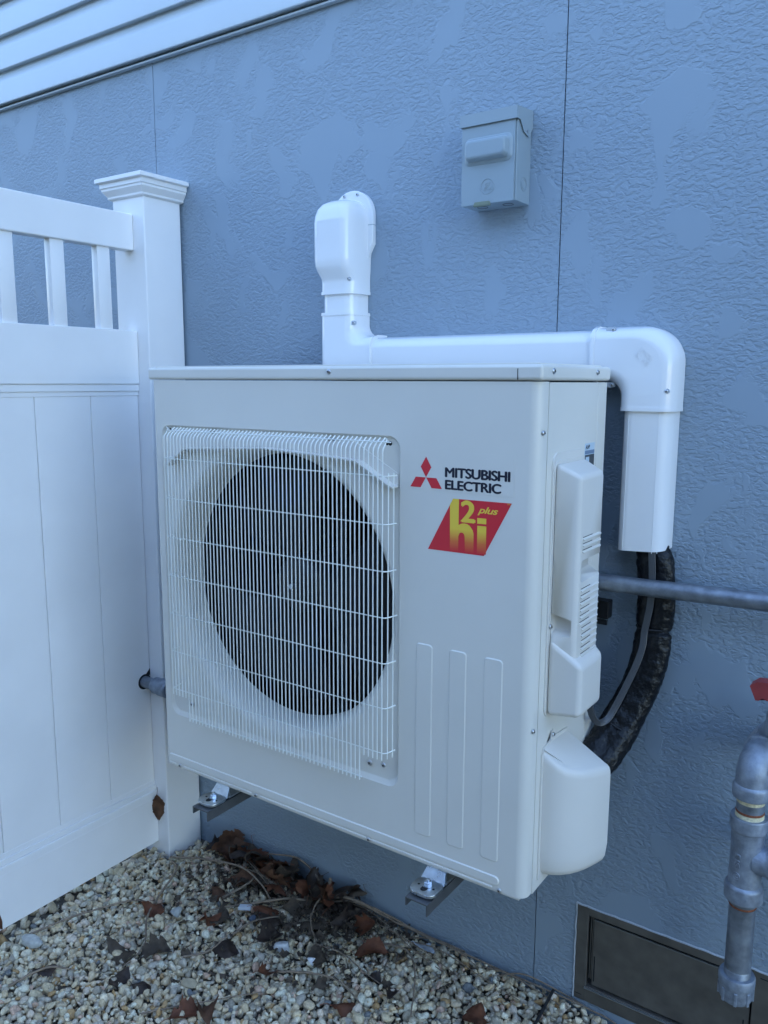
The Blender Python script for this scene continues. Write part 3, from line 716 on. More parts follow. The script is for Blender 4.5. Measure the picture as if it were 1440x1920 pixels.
c2 = hexa([(SX+.022, -.3230, 1.0890), (SX+.022, -.2150, 1.0890), (SX+.022, -.2150, 1.1170), (SX+.022, -.3230, 1.1170),
           (SX+.062, -.3230, 1.0740), (SX+.062, -.2150, 1.0740), (SX+.062, -.2150, 1.1170), (SX+.062, -.3230, 1.1170)], .003, 2)
cut(tw, [c1, c2], 40)
lower = hexa([(SX+.003, -.3450, .8355), (SX+.003, -.2085, .8355), (SX+.003, -.2085, .9780), (SX+.003, -.3450, .9780),
              (SX+.0640, -.3400, .8420), (SX+.0640, -.2380, .8420), (SX+.0640, -.2380, .9350), (SX+.0640, -.3400, .9350)], .010, 4)
bput('cover_foot', lower, M['cream_plastic'], cov, sharp=45)
lou = None
ZL = [1.1560, 1.1450, 1.1340] + [1.0660 - .0118*i for i in range(11)]
for i, z in enumerate(ZL):
    ya, yc = (-.3225, -.2395) if i < 9 else (-.3120, -.2395)
    o = bput('louvre', hexa([(SX+.0480, ya, z-.0030), (SX+.0480, yc, z-.0030), (SX+.0480, yc, z+.0005), (SX+.0480, ya, z+.0005),
                         (SX+.0520, ya+.001, z-.0042), (SX+.0520, yc-.001, z-.0042), (SX+.0520, yc-.001, z-.0016), (SX+.0520, ya+.001, z-.0016)], .0005, 1), M['cream_plastic'], tw)
    bput('louvre_gap', box(SX+.0480, SX+.0494, ya+.002, ya+.045, z+.0006, z+.0017), M['dark'], tw)
screw((SX+.0036, -.3385, .997), '+x', cov, .0048)
# lower valve cover: a half round bulge, open to the back where the pipes enter
b = bmesh.new()
fpts = [(.0022, -.3460), (.0150, -.3450), (.0290, -.3405), (.0420, -.3320), (.0540, -.3200), (.0640, -.3050), (.0725, -.2880), (.0795, -.2690), (.0850, -.2510), (.0885, -.2360)]
ZT = [.7700, .7620, .7530, .7450, .7400, .7360, .7335, .7310, .7280, .7250]      # height of the top rim round the curve
def ringat(z, ins, top=None):
    r_ = []
    for k, (x, y) in enumerate(fpts):
        zz = z if top is None else ZT[k] - top
        t = k/(len(fpts)-1)
        r_.append(b.verts.new((SX + max(.0022, x - ins*math.sin(R(20+70*t))), y + ins*math.cos(R(80*t)), zz)))
    return r_
rings = [ringat(.5240, .024), ringat(.5262, .016), ringat(.5320, .0085), ringat(.5430, .0035), ringat(.5700, 0), ringat(0, 0, .020), ringat(0, .0008, .012), ringat(0, .0030, .006), ringat(0, .0070, .0022), ringat(0, .0130, .0)]
rings = rings
topin = [b.verts.new((SX+.0022, y, z)) for y, z in ((-.3430, .7715), (-.3200, .7745), (-.2700, .7730), (-.2370, .7705))]
for A, B in zip(rings, rings[1:]):
    for j in range(len(A)-1): b.faces.new((A[j], A[j+1], B[j+1], B[j]))
T = rings[-1]
b.faces.new((T[0], T[1], topin[0])); b.faces.new((T[1], T[2], T[3], topin[0])); b.faces.new((T[3], T[4], topin[1], topin[0])); b.faces.new((T[4], T[5], T[6], topin[1])); b.faces.new((T[6], T[7], topin[2], topin[1])); b.faces.new((T[7], T[8], topin[2])); b.faces.new((T[8], T[9], topin[3], topin[2]))
cb = b.verts.new((SX+.0022, -.2380, .530))
for j in range(len(rings[0])-1): b.faces.new((rings[0][j+1], rings[0][j], cb))
vc = bput('valve_cover', b, M['cream_plastic'], unit, sharp=60)
b = yz_prism([(-.3495, .5220), (-.3495, .7630), (-.3430, .7730), (-.3260, .7770), (-.3130, .7800), (-.3080, .7950), (-.3030, .7960), (-.2980, .7820), (-.2350, .7760), (-.2350, .5220)], SX-.0006, SX+.0024); bput('cover_flange', b, M['cream_plastic'], vc)
screw((SX+.0024, -.3050, .7870), '+x', vc, .0045)
# rating sticker
b = prism([(-.2000, 1.262), (-.1530, 1.262), (-.1530, 1.3065), (-.2000, 1.3065)], SX-.0008, SX-.0002, plane='yz'); st = bput('rating_sticker', b, M['paleprint'], unit, smooth=False)
YZ = lambda x: (lambda a, c, h: (x + h, a, c))
b = prism([(-.1995, 1.2625), (-.1535, 1.2625), (-.1535, 1.2855), (-.1995, 1.2855)], SX-.0001, SX+.0001, plane='yz'); bput('dark_field', b, M['darksticker'], st, smooth=False)
b = prism([(-.1995, 1.2868), (-.1535, 1.2868), (-.1535, 1.2935), (-.1995, 1.2935)], SX-.0001, SX+.0001, plane='yz'); bput('blue_band', b, M['bluesticker'], st, smooth=False)
b = prism([(-.1960, 1.272), (-.1790, 1.272), (-.1790, 1.2815), (-.1960, 1.2815)], SX+.0002, SX+.0004, plane='yz'); bput('pale_panel', b, M['paleprint'], st, smooth=False)
textfit('small_lettering', 'A.HP', -.1975, -.1770, 1.2960, 1.3035, YZ(SX+.0001), M['navyprint'], st, bold=.03)

# mounting feet (zinc) and wall brackets
def foot_and_bracket(xc, lab):
    br = empty('wall_bracket', (xc, 0, .44), lab, 'bracket', 'brackets carrying the heat pump')
    W2 = .024
    # inverted channel arm
    b = box(xc-W2, xc+W2, -.462, -.004, .4665, .4690); b = box(xc-W2, xc-W2+.0025, -.462, -.004, .4520, .4664, bm=b); b = box(xc+W2-.0025, xc+W2, -.462, -.004, .4460, .4664, bm=b)
    bput('arm', b, M['steel'], br)
    b = box(xc-W2, xc-W2+.003, -.012, -.002, .44, 1.0); b = box(xc-W2+.003, xc+W2-.003, -.005, -.002, .44, 1.0, bm=b); b = box(xc+W2-.003, xc+W2, -.012, -.002, .44, 1.0, bm=b)
    bput('upright', b, M['steel'], br)
    bput('rubber_pad', prism(rrect(xc-.022, xc+.022, -.440, -.385, .010, 4), .4691, .4735, plane='xy'), M['black'], br)
    # zinc foot plate of the unit
    ft = rrect(xc-.028, xc+.028, -.452, -.398, .018, 6)
    b = prism(ft, .4736, .4790, plane='xy', bev=.0015)
    b = hexa([(xc-.026, -.405, .4760), (xc+.026, -.405, .4760), (xc+.026, -.396, .4760), (xc-.026, -.396, .4760), (xc-.019, -.386, .5015), (xc+.019, -.386, .5015), (xc+.019, -.382, .5015), (xc-.019, -.382, .5015)], .001, 2, b)
    b = box(xc-.026, xc+.026, -.396, -.36, .4737, .4775, .001, 1, b)
    fo = bput('mounting_foot', b, M['zinc'], unit)
    b = lathe([(.0062, .4793), (.0001, .4794)], (xc, -.436, 0), 'z', 16); b = box(xc-.0062, xc+.0062, -.436, -.426, .4792, .4794, bm=b)
    for dx in (-.016, .016): b = lathe([(.0026, .4793), (.0001, .4794)], (xc+dx, -.427, 0), 'z', 10, b)
    bput('slot', b, M['dark'], fo)
    b = lathe([(.0115, .4795), (.0115, .4812), (.0001, .4813)], (xc, -.420, 0), 'z', 24); b = lathe([(.0080, .4812), (.0080, .4860), (.0068, .4872), (.0001, .4873)], (xc, -.420, 0), 'z', 6, b); b = lathe([(.0040, .487), (.0040, .4905), (.0001, .4915)], (xc, -.420, 0), 'z', 12, b)
    bput('bolt', b, M['zinc'], br)
foot_and_bracket(.1835, 'steel channel wall bracket under the fan end of the heat pump near the fence post')
foot_and_bracket(.7570, 'steel channel wall bracket under the valve cover end of the heat pump')
b = box(.905, .9435, -.030, -.004, .935, .972, .001, 1); b = box(.905, .9435, -.036, -.030, .924, .934, bm=b)
tag(bput('wall_clip', b, M['black']), 'small black steel clip on the wall peeking out behind the service cover', 'clip')
# ------------------------------------------------------------------ line set cover (white duct)
duct = empty('line_set_cover', (.66, 0, 1.42), 'glossy white plastic line set duct running up, along and down behind the heat pump', 'duct')
def dprof(w, d, lip=.0):
    """duct cross section: across (a) and out from the wall (b), open ends capped"""
    h = w/2; r1 = .022
    pts = [(-h, 0), (-h, d*.55)]
    for k in range(1, 7):
        a = R(90*k/6); pts.append((-h + .004 + r1*(1-math.cos(a)), d - r1 + r1*math.sin(a)))
    pts += [(-p[0], p[1]) for p in pts[::-1]]
    return pts
def duct_run(name, p0, p1, across, w, d, parent, cap=True):
    b = bmesh.new(); P = dprof(w, d); ax = Vector(across); out = Vector((0, -1, 0)); rings = []
    for p in (p0, p1): rings.append([b.verts.new(Vector(p) + ax*a + out*c) for a, c in P])
    n = len(P)
    for j in range(n): b.faces.new((rings[0][j], rings[0][(j+1) % n], rings[1][(j+1) % n], rings[1][j]))
    if cap: b.faces.new(rings[0][::-1]); b.faces.new(rings[1])
    return bput(name, b, M['duct'], parent, sharp=25)
DW, DD = .097, .064
XU, ZH, XD = .2655, 1.469, 1.0075
duct_run('vertical_duct', (XU, -.001, 1.50), (XU, -.001, 1.66), (1, 0, 0), DW, DD, duct)
duct_run('horizontal_duct', (.30, -.001, ZH), (.95, -.001, ZH), (0, 0, 1), DW, DD, duct)
# down duct: open at the bottom
b = bmesh.new(); P = dprof(DW, DD); Pi = [(a*.955, min(c, DD-.003)) for a, c in dprof(DW, DD-.003)]
rs = []
for z, PP in ((1.40, P), (1.0915, P), (1.0915, Pi), (1.36, Pi)): rs.append([b.verts.new((XD+a, -.001-c, z + (.003*(a/.05) if z < 1.2 else 0))) for a, c in PP])
for A, B in zip(rs, rs[1:]):
    n = len(A)
    for j in range(n): b.faces.new((A[j], A[(j+1) % n], B[(j+1) % n], B[j]))
dn = bput('vertical_duct', b, M['duct'], duct, sharp=25)
b = None
for a in (-.030, .0275, .036): b = tube([(XD+a, -.0005-DD+(.006 if abs(a) > .035 else 0), 1.09), (XD+a, -.0005-DD+(.006 if abs(a) > .035 else 0), 1.372)], .0006, 4, b)
bput('duct_seam', b, M['duct'], dn)
# elbows: rounded outer corner, tighter inner corner
def elbow(ci, co, a0, a1, rin, ro, ext0, ext1, name='elbow'):
    """ci, co: arc centres of the inner and outer edge; a0 -> a1 quarter turn"""
    w, d = .1065, .0685; P = dprof(w, d); b = bmesh.new(); rings = []; st = []
    def tan(a, s): return Vector((-math.sin(R(a)), 0, math.cos(R(a))))*s
    s = 1 if a1 > a0 else -1
    def I(a): return Vector((ci[0]+rin*math.cos(R(a)), -.001, ci[1]+rin*math.sin(R(a))))
    def O(a): return Vector((co[0]+ro*math.cos(R(a)), -.001, co[1]+ro*math.sin(R(a))))
    A, B = I(a0), O(a0); t = tan(a0, s)
    base = A - t*ext0; B0 = B + t*((base-B).dot(t)); st.append((base, B0))
    for k in range(15):
        a = a0 + (a1-a0)*k/14; st.append((I(a), O(a)))
    A, B = I(a1), O(a1); t1 = tan(a1, s); end = A + t1*ext1; st.append((end, B + t1*((end-B).dot(t1))))
    for p, q in st:
        c = (p+q)/2; h = (q-p)/w
        rings.append([b.verts.new(c + h*a_ + Vector((0, -c_, 0))) for a_, c_ in P])
    n = len(P)
    for A_, B_ in zip(rings, rings[1:]):
        for j in range(n): b.faces.new((A_[j], A_[(j+1) % n], B_[(j+1) % n], B_[j]))
    e = bput(name, b, M['duct'], duct, sharp=25)
    for (p, q), dr in ((st[0], t), (st[-1], -t1)):
        c = (p+q)/2; nn = (q-p).normalized(); bb = bmesh.new(); P2 = dprof(w+.003, d+.0016); rr = []
        for off in (-.0012, .0058): rr.append([bb.verts.new(c + dr*off + nn*a_ + Vector((0, -c_, 0))) for a_, c_ in P2])
        for j in range(n): bb.faces.new((rr[0][j], rr[0][(j+1) % n], rr[1][(j+1) % n], rr[1][j]))
        bb.faces.new(rr[0][::-1]); bb.faces.new(rr[1])
        bput('collar', bb, M['duct'], e, sharp=25)
    return e
w_ = .1065
e1 = elbow((XU + w_/2 + .028, ZH + w_/2 + .028), (XU - w_/2 + .030, ZH - w_/2 + .030), 180, 270, .028, .030, .026, .022)
e2 = elbow((XD - w_/2 - .034, ZH - w_/2 - .030), (XD + w_/2 - .070, ZH + w_/2 - .070), 90, 0, .032, .070, .022, .022)
# terminal cover at the wall penetration
b = bmesh.new(); rings = []
sec = [(1.620, .0535, .068, 0), (1.645, .0535, .068, 0), (1.655, .0535, .069, 0), (1.672, .0545, .084, 0), (1.682, .055, .090, 0), (1.70, .0555, .0925, 0), (1.78, .056, .0925, 0), (1.795, .055, .0905, 0), (1.810, .052, .086, 0), (1.822, .046, .077, 0), (1.830, .037, .062, 0), (1.8345, .024, .040, 0)]
for z, h, d, _ in sec:
    P = dprof(2*h, d); rings.append([b.verts.new((XU+.001+a, -.001-c, z)) for a, c in P])
n = len(rings[0])
for A, B in zip(rings, rings[1:]):
    for j in range(n): b.faces.new((A[j], A[(j+1) % n], B[(j+1) % n], B[j]))
b.faces.new(rings[0][::-1]); b.faces.new(rings[-1])
tc = bput('terminal_cover', b, M['duct'], duct, sharp=50)
pts = [(XU-.040, 1.70)] + [(XU+.010 - .060*math.cos(R(a)), 1.800 + .060*math.sin(R(a))) for a in range(0, 181, 12)] + [(XU+.070, 1.735), (XU+.058, 1.715), (XU+.050, 1.66), (XU-.03, 1.66)]
b = prism(pts, -.0005, -.0130, None, 'xz', .002); bput('wall_flange', b, M['duct'], tc)
bput('flange_joint', box(XU+.055, XU+.0705, -.0135, -.0005, 1.7775, 1.7787), M['boxgrey'], tc)
for (x, z) in ((XU-.012, 1.8490), (XU+.026, 1.8495)): screw((x, -.0130, z), '-y', tc, .0042)
b = bmesh.new(); P2 = dprof(.1095, .0705); rr = [[b.verts.new((XU+.001+a, -.001-c, z)) for a, c in P2] for z in (1.6190, 1.6260)]
for j in range(len(P2)): b.faces.new((rr[0][j], rr[0][(j+1) % len(P2)], rr[1][(j+1) % len(P2)], rr[1][j]))
b.faces.new(rr[0][::-1]); b.faces.new(rr[1]); bput('collar', b, M['duct'], tc, sharp=25)
# recessed duct screws: dark pocket and a screw in each
def pocket(x, y, z, parent, ax='x'):
    pr = rrect(-.0115, .0085, -.0048, .0048, .0046, 5) if ax == 'x' else rrect(-.0048, .0048, -.0085, .0115, .0046, 5)
    b = prism([(x+a, z+c) for a, c in pr], y-.0004, y+.004); bput('screw_pocket', b, M['caulk'], parent)
    screw((x+.003, y-.0006, z), '-y', parent, .0036)
pocket(XU+.037, -.0660, 1.6520, tc); pocket(XU+.048, -.0610, 1.5520, e1); pocket(XD+.036, -.0655, 1.4010, e2)
pocket(.9350, -.0600, 1.5165, e2); pocket(.935, -.0520, 1.4120, e2)
# moulded lettering on the second elbow
def diag(a, c, h):
    ang = R(-42); x = XD-.005; z = ZH-.004
    return (x + a*math.cos(ang) - c*math.sin(ang), -.0699 - h, z + a*math.sin(ang) + c*math.cos(ang))
textfit('moulded_lettering', 'UNEBA', -.016, .016, .001, .010, diag, M['duct'], e2, thick=.0003)
textfit('moulded_lettering', 'SK-100', -.016, .016, -.011, -.002, diag, M['duct'], e2, thick=.0003)

# ------------------------------------------------------------------ insulated refrigerant lines and control cable
bpath = smoothpath([(1.006, -.028, 1.25), (1.012, -.028, 1.14), (1.022, -.028, 1.100), (1.033, -.031, 1.07), (1.040, -.033, 1.00), (1.039, -.031, .955), (1.037, -.031, .930), (1.038, -.035, .905), (1.034, -.042, .86), (1.022, -.055, .81), (1.003, -.078, .755), (.984, -.115, .705), (.966, -.165, .672), (.956, -.24, .650)], 10)
n = len(bpath); sc = []
for i in range(n):
    z = bpath[i].z; s = 1 - .16*math.exp(-((z-.9305)/.008)**2) + .010*math.sin(i*.9) + .008*math.sin(i*2.3+1)
    if z > 1.07: s *= max(.72, 1 - (z-1.07)*6)
    if z < .80: s *= 1 + .10*min(1, (.80-z)/.08)
    sc.append((s, s))
pf = []
for k in range(28):
    a = 2*math.pi*k/28; r = 1 - .10*math.exp(-((math.sin(a))-1)**2/.05)
    pf.append((.0365*math.cos(a), .0235*math.sin(a)*(1-.22*math.exp(-(math.cos(a)/.22)**2))))
b = sweep(bpath, pf, scales=sc, up=(0, -1, 0))
for v in b.verts: v.co += v.normal*0 + Vector((random.uniform(-1, 1), random.uniform(-1, 1), random.uniform(-1, 1)))*.0011
lines = bput('refrigerant_lines', b, M['wrap'], sharp=80)
tag(lines, 'thick black wrapped refrigerant lines curving from the white duct into the heat pump', 'pipe')
ti = [i for i in range(n) if abs(bpath[i].z-.9305) < .006][0]
b = tube([Vector(bpath[ti]) + Vector((.0335*math.cos(t), -.022*math.sin(t), .001*math.sin(t*2))) for t in np.linspace(0, 2*math.pi, 28)[:-1]], .0016, 6, closed=True)
bput('cable_tie', b, M['black'], lines)
p_ = bpath[min(range(n), key=lambda i: abs(bpath[i].z-.745))]
b = tube([Vector(p_) + Vector((.040*math.cos(t)*.9, -.028*math.sin(t), .040*math.cos(t)*-.35)) for t in np.linspace(0, 2*math.pi, 28)[:-1]], .0015, 6, closed=True)
bput('cable_tie', b, M['black'], lines)
cpts = [(1.028, -.060, 1.16), (1.037, -.0600, 1.06), (1.037, -.0570, 1.00), (1.031, -.0545, .955), (1.027, -.0540, .930), (1.0265, -.0600, .90), (1.018, -.0720, .86), (1.002, -.0900, .81), (.990, -.1060, .775), (.982, -.1220, .758), (.972, -.1400, .757), (.962, -.150, .775), (.957, -.155, .81), (.955, -.16, .845)]
cpath = smoothpath(cpts, 7)
fl = []
for cx_ in (-.0032, 0, .0032):
    pass
flatp = [(a*1.25, c*1.1) for a, c in [(-.0052, -.0012), (-.0042, -.0019), (-.0026, -.0015), (-.0014, -.0021), (0, -.0016), (.0014, -.0021), (.0026, -.0015), (.0042, -.0019), (.0052, -.0012), (.0052, .0012), (.0042, .0019), (.0026, .0015), (.0014, .0021), (0, .0016), (-.0014, .0021), (-.0026, .0015), (-.0042, .0019), (-.0052, .0012)]]
b = sweep(cpath, flatp, up=(0.1, -1, 0.1))
tag(bput('control_cable', b, M['cable'], sharp=40), 'flat grey control cable strapped along the black refrigerant lines', 'cable')

# ------------------------------------------------------------------ gas pipework
def pipe_fitting_rim(r, h): return [(r*.86, -h/2), (r*.97, -h/2), (r, -h*.35), (r, h*.35), (r*.97, h/2), (r*.86, h/2)]
hp = empty('horizontal_gas_pipe', (1.2, -.07, 1.02), 'galvanised horizontal gas pipe crossing in front of the black wrapped lines', 'pipe')
b = tube([(.60, -.068, 1.0130), (2.4, -.068, 1.0545)], .0168, 24); bput('pipe_run', b, M['galv'], hp)
# hidden drop behind the unit joins the stub by the fence
el = smoothpath([(.63, -.068, 1.0138), (.585, -.068, 1.011), (.575, -.068, .98)], 6); bput('elbow_fitting', tube(el, .021, 18), M['galvcast'], hp)
sp_ = empty('short_gas_pipe', (-.33, -.16, .55), 'short galvanised pipe with coupling poking through a notch in the fence by its post', 'pipe')
b = tube([(-.60, -.1555, .5510), (-.318, -.1555, .5510)], .0168, 24); bput('pipe_run', b, M['galv'], sp_)
b = lathe([(.0175, -.001), (.0215, .002), (.0235, .006), (.0235, .024), (.0225, .028), (.0255, .031), (.0255, .06), (.022, .064)], (-.333, -.1555, .551), 'x', 28); bput('coupling', b, M['galvcast'], sp_)
b = lathe([(.0172, -.0005), (.0172, .0004), (.0168, .0005)], (-.335, -.1555, .551), 'x', 28); bput('thread', b, M['rust'], sp_)
b = tube([(-.30, -.1555, .551), (-.02, -.1555, .551)], .0168, 20); bput('pipe_run', b, M['galv'], sp_)
b = lathe([(.0225, -.0005), (.0225, .0005), (.017, .0006)], (FX-.0092, -.1555, .551), 'x', 28); b = prism([(-.1560, .5660), (-.1350, .5660), (-.1350, .5860)], FX-.0092, FX-.0087, b, 'yz'); bput('wall_gap', b, M['dark'], sp_)

gas = empty('gas_riser', (1.2535, -.12, .27), 'galvanised gas riser of threaded fittings hanging over the foundation vent', 'pipe')
gx, gy = 1.2535, -.12
def ring_part(name, prof, mt, z=0, k=32): return bput(name, lathe(prof, (gx, gy, z), 'z', k), mt, gas)
ring_part('pipe_cap', [(.0001, .2700), (.018, .2710), (.026, .2750), (.0300, .2830), (.0300, .3030), (.0315, .3060), (.0325, .3120), (.0325, .3220), (.0305, .3260), (.0240, .3262)], M['galvcast'])
for k in range(8):
    a = R(45*k+10); o = bput('cap_rib', box(-.003, .003, -.0318, -.028, .277, .303, .001, 1), M['galvcast'], gas)
    o.rotation_euler = (0, 0, a); o.location = Vector((gx, gy, 0)) - gas.location
ring_part('pipe_thread', [(.0238, .3262)] + [(.0236 + .0005*(i % 2), .3268 + .0011*i) for i in range(11)] + [(.0232, .3390)], M['galv'])
ring_part('lower_pipe', [(.0232, .338), (.0232, .4720)], M['galv'])
ring_part('pipe_thread', [(.0236, .4700), (.0240, .4720), (.0240, .4800)], M['galv'])
ring_part('rust_line', [(.0233, .4655), (.0240, .4665), (.0245, .4680), (.0234, .4700)], M['rust'])
ring_part('tee_body', [(.0245, .4790), (.0325, .4800), (.0335, .4830), (.0335, .5050), (.0320, .5090), (.0285, .5120), (.0275, .5500), (.0275, .5900), (.0290, .6140), (.0310, .6170), (.0325, .6200), (.0325, .6400), (.0312, .6430), (.0250, .6425)], M['galvcast'])
b = lathe([(.0265, .0), (.0262, .018), (.0275, .024), (.0330, .030), (.0330, .055), (.0250, .056), (.0232, .056), (.0232, .60)], (gx+.014, gy, .5630), 'x', 30)
bput('tee_outlet', b, M['galvcast'], gas)
ring_part('thread_tape', [(.0246, .6425), (.0243, .6450), (.0246, .6465), (.0240, .6490), (.0240, .6500)], M['tape'])
ring_part('rust_line', [(.0238, .6500), (.0246, .6512), (.0244, .6530), (.0237, .6545)], M['rust'])
ring_part('nipple', [(.0236, .6525), (.0236, .6730)], M['galv'])
ring_part('thread_tape', [(.0240, .6700), (.0246, .6725), (.0242, .6745), (.0247, .6765), (.0243, .6795)], M['tape'])
ring_part('elbow_rim', [(.0250, .6790), (.0310, .6800), (.0325, .6830), (.0325, .6990), (.0305, .7040), (.0280, .7060)], M['galvcast'])
d2 = Vector((.16, .98, 0)).normalized(); rc = .034; ec = Vector((gx, gy, .716)) + d2*rc
pth = [Vector((gx, gy, .700)), Vector((gx, gy, .708))] + [ec - d2*rc*math.cos(R(a)) + Vector((0, 0, rc*math.sin(R(a)))) for a in range(0, 91, 9)]
pth.append(pth[-1] + d2*.006)
bput('elbow_body', tube(pth, .0285, 28), M['galvcast'], gas, sharp=60)
e = pth[-1]
def along(prof, p, d, k=28):
    b = lathe(prof, (0, 0, 0), 'z', k); q = Vector((0, 0, 1)).rotation_difference(Vector(d)); bmesh.ops.rotate(b, verts=b.verts, cent=(0, 0, 0), matrix=q.to_matrix()); bmesh.ops.translate(b, verts=b.verts, vec=p); return b
bput('elbow_rim', along([(.027, -.006), (.0325, -.004), (.0325, .010), (.027, .013)], e, d2), M['galvcast'], gas)
bput('union_nut', along([(.034, .0), (.041, .003), (.041, .020), (.034, .023)], e + d2*.014 + Vector((.006, 0, .006)), d2, 8), M['galvcast'], gas)
bput('riser_pipe', tube([e + d2*.03, e + d2*.075], .0168, 18), M['galv'], gas)
b = tube([Vector((1.262, -.058, .775)), Vector((1.275, -.075, .80)), Vector((1.290, -.090, .812)), Vector((1.36, -.10, .815))], .0180, 20)
b = lathe([(.0001, .795), (.020, .796), (.022, .803), (.022, .835), (.015, .842), (.0125, .862), (.0001, .863)], (1.2860, -.098, 0), 'z', 24, b); bput('valve_body', b, M['galvcast'], gas)
pr = [(1.2385, .8880), (1.2500, .8975), (1.34, .9050), (1.34, .8650), (1.2670, .8665), (1.2610, .8700), (1.2545, .8640), (1.2490, .8635)]
hd = prism(pr, -.1285, -.1255); hd = prism([(1.2385, .8880), (1.2500, .8975), (1.34, .9050), (1.34, .9015), (1.2510, .8940), (1.2415, .8855)], -.1254, -.100, hd)
bput('valve_handle', hd, M['red'], gas)
def wraptee(a, c, h):   # lettering cast into the tee, read downwards
    rr = .0276 + h; th = R(-118) + a/.0276
    return (gx + rr*math.cos(th), gy + rr*math.sin(th), c)
def rot90(a, c, h): return wraptee(c, -a, h)
textfit('cast_lettering', 'EIS', -.5760, -.5490, -.002, .008, rot90, M['galvcast'], gas, bold=.01, thick=.0009)
b = tube([wraptee(.003 + .0068*math.cos(t), .5330 + .0068*math.sin(t), .0006) for t in np.linspace(0, 2*math.pi, 22)[:-1]], .0008, 5, closed=True); bput('cast_ring', b, M['galvcast'], gas)
textfit('cast_lettering', 'U', -.5365, -.5295, -.0005, .0065, rot90, M['galvcast'], gas, bold=.01, thick=.0009)

# ------------------------------------------------------------------ disconnect box
bx = empty('disconnect_box', (.66, 0, 1.77), 'small grey electrical disconnect box on the wall above the heat pump', 'electrical box')
a0, a1_, d0, z0_, z1_ = .5985, .7225, -.069, 1.7745, 1.9560
bput('box_body', box(a0+.002, a1_-.001, d0+.005, -.0005, z0_+.001, z1_-.004, .0008, 1), M['boxgrey'], bx)
cv = bput('cover_plate', box(a0, a1_-.004, d0, d0+.0045, z0_, 1.9340, .0012, 2), M['boxgrey'], bx)
b = bmesh.new(); rings = []
for h, ins in ((0, 0), (.003, .002), (.0045, .006), (.015, .0085), (.018, .011), (.019, .0145)):
    rings.append([b.verts.new((x, d0-h, z)) for x, z in rrect(.6050+ins, .7140-ins, 1.8520+ins, 1.9060-ins, .013-min(ins, .008)*.6, 5)])
for A, B in zip(rings, rings[1:]):
    for j in range(len(A)): b.faces.new((A[j], A[(j+1) % len(A)], B[(j+1) % len(A)], B[j]))
f_ = b.faces.new(rings[-1]); bput('raised_panel', b, M['boxgrey'], cv, sharp=50)
# rain hood with side flaps
b = hexa([(a0-.003, d0-.0045, 1.9290), (a1_+.002, d0-.0045, 1.9290), (a1_+.002, d0-.003, 1.9290), (a0-.003, d0-.003, 1.9290), (a0-.003, d0-.0045, 1.9510), (a1_+.002, d0-.0045, 1.9510), (a1_+.002, d0-.003, 1.9510), (a0-.003, d0-.003, 1.9510)])
b = hexa([(a0-.003, d0-.0045, 1.9511), (a1_+.002, d0-.0045, 1.9511), (a1_+.002, -.0005, 1.9580), (a0-.003, -.0005, 1.9580), (a0-.003, d0-.0045, 1.9525), (a1_+.002, d0-.0045, 1.9525), (a1_+.002, -.0005, 1.9594), (a0-.003, -.0005, 1.9594)], bm=b)
for xx in (a1_+.0008, a0-.003):
    b = prism([(d0-.0029, 1.9509), (-.0005, 1.9579), (-.0005, 1.925), (-.018, 1.905), (-.040, 1.910), (-.058, 1.929), (d0-.0029, 1.9295)], xx, xx+.0014, b, 'yz')
bput('rain_hood', b, M['boxgrey'], bx, smooth=False)
bput('rivet', lathe([(.0028, 0), (.0028, .001), (.0001, .0015)], (a1_+.0022, -.026, 1.915), 'x', 10), M['screw'], bx)
b = hexa([(.628, d0-.003, 1.7715), (.667, d0-.003, 1.7715), (.667, d0+.004, 1.7705), (.628, d0+.004, 1.7705), (.632, d0-.004, 1.7795), (.666, d0-.004, 1.7795), (.666, d0-.0005, 1.7795), (.632, d0-.0005, 1.7795)], .0008, 1); bput('hasp', b, M['boxgreen'], bx)
b = None
for (x, y) in ((.632, -.036), (.690, -.034)): b = tube([(x+.011*math.cos(t), y+.011*math.sin(t), z0_+.0008) for t in np.linspace(0, 2*math.pi, 22)[:-1]], .0008, 5, b, closed=True)
bput('knockout', b, M['steel'], bx)
b = tube([(a1_-.0008, -.030+.0135*math.cos(t), 1.812+.0135*math.sin(t)) for t in np.linspace(0, 2*math.pi, 26)[:-1]], .0007, 5, closed=True); b = tube([(a1_-.0008, -.029+.0095*math.cos(t), 1.812+.0095*math.sin(t)) for t in np.linspace(0, 2*math.pi, 26)[:-1]], .0007, 5, b, closed=True); bput('knockout', b, M['boxgrey'], bx)
# round script monogram pressed in the cover
mc = (.6595, 1.8085)
b = tube([(mc[0]+.0148*math.cos(t), d0-.0001, mc[1]+.0148*math.sin(t)) for t in np.linspace(0, 2*math.pi, 36)[:-1]], .0011, 5, closed=True)
for a in (45, 135, 225, 315):
    c_ = [(mc[0]+(.0125+.0012*math.sin(k))*math.cos(R(a+k*9-12)), d0-.0001, mc[1]+(.0125+.0012*math.sin(k))*math.sin(R(a+k*9-12))) for k in range(4)]; b = tube(c_, .0005, 4, b)
G1 = [(-.0005, .0045), (-.0030, .0060), (-.0055, .0040), (-.0050, .0005), (-.0020, .0005), (-.0005, .0040), (-.0015, -.0020), (-.0045, -.0070), (-.0075, -.0065), (-.0070, -.0035), (-.0020, -.0010), (.0015, .0008)]
E1 = [(.0060, .0065), (.0035, .0070), (.0020, .0045), (.0035, .0022), (.0060, .0025), (.0030, .0015), (.0005, -.0015), (.0010, -.0055), (.0040, -.0070), (.0070, -.0055), (.0080, -.0020)]
for G in (G1, E1): b = tube(smoothpath([(mc[0]+x, d0-.0001, mc[1]+z) for x, z in G], 5), .0011, 5, b)
bput('round_monogram', b, M['boxgrey'], cv)
bx.location += Vector((.004, 0, .003))
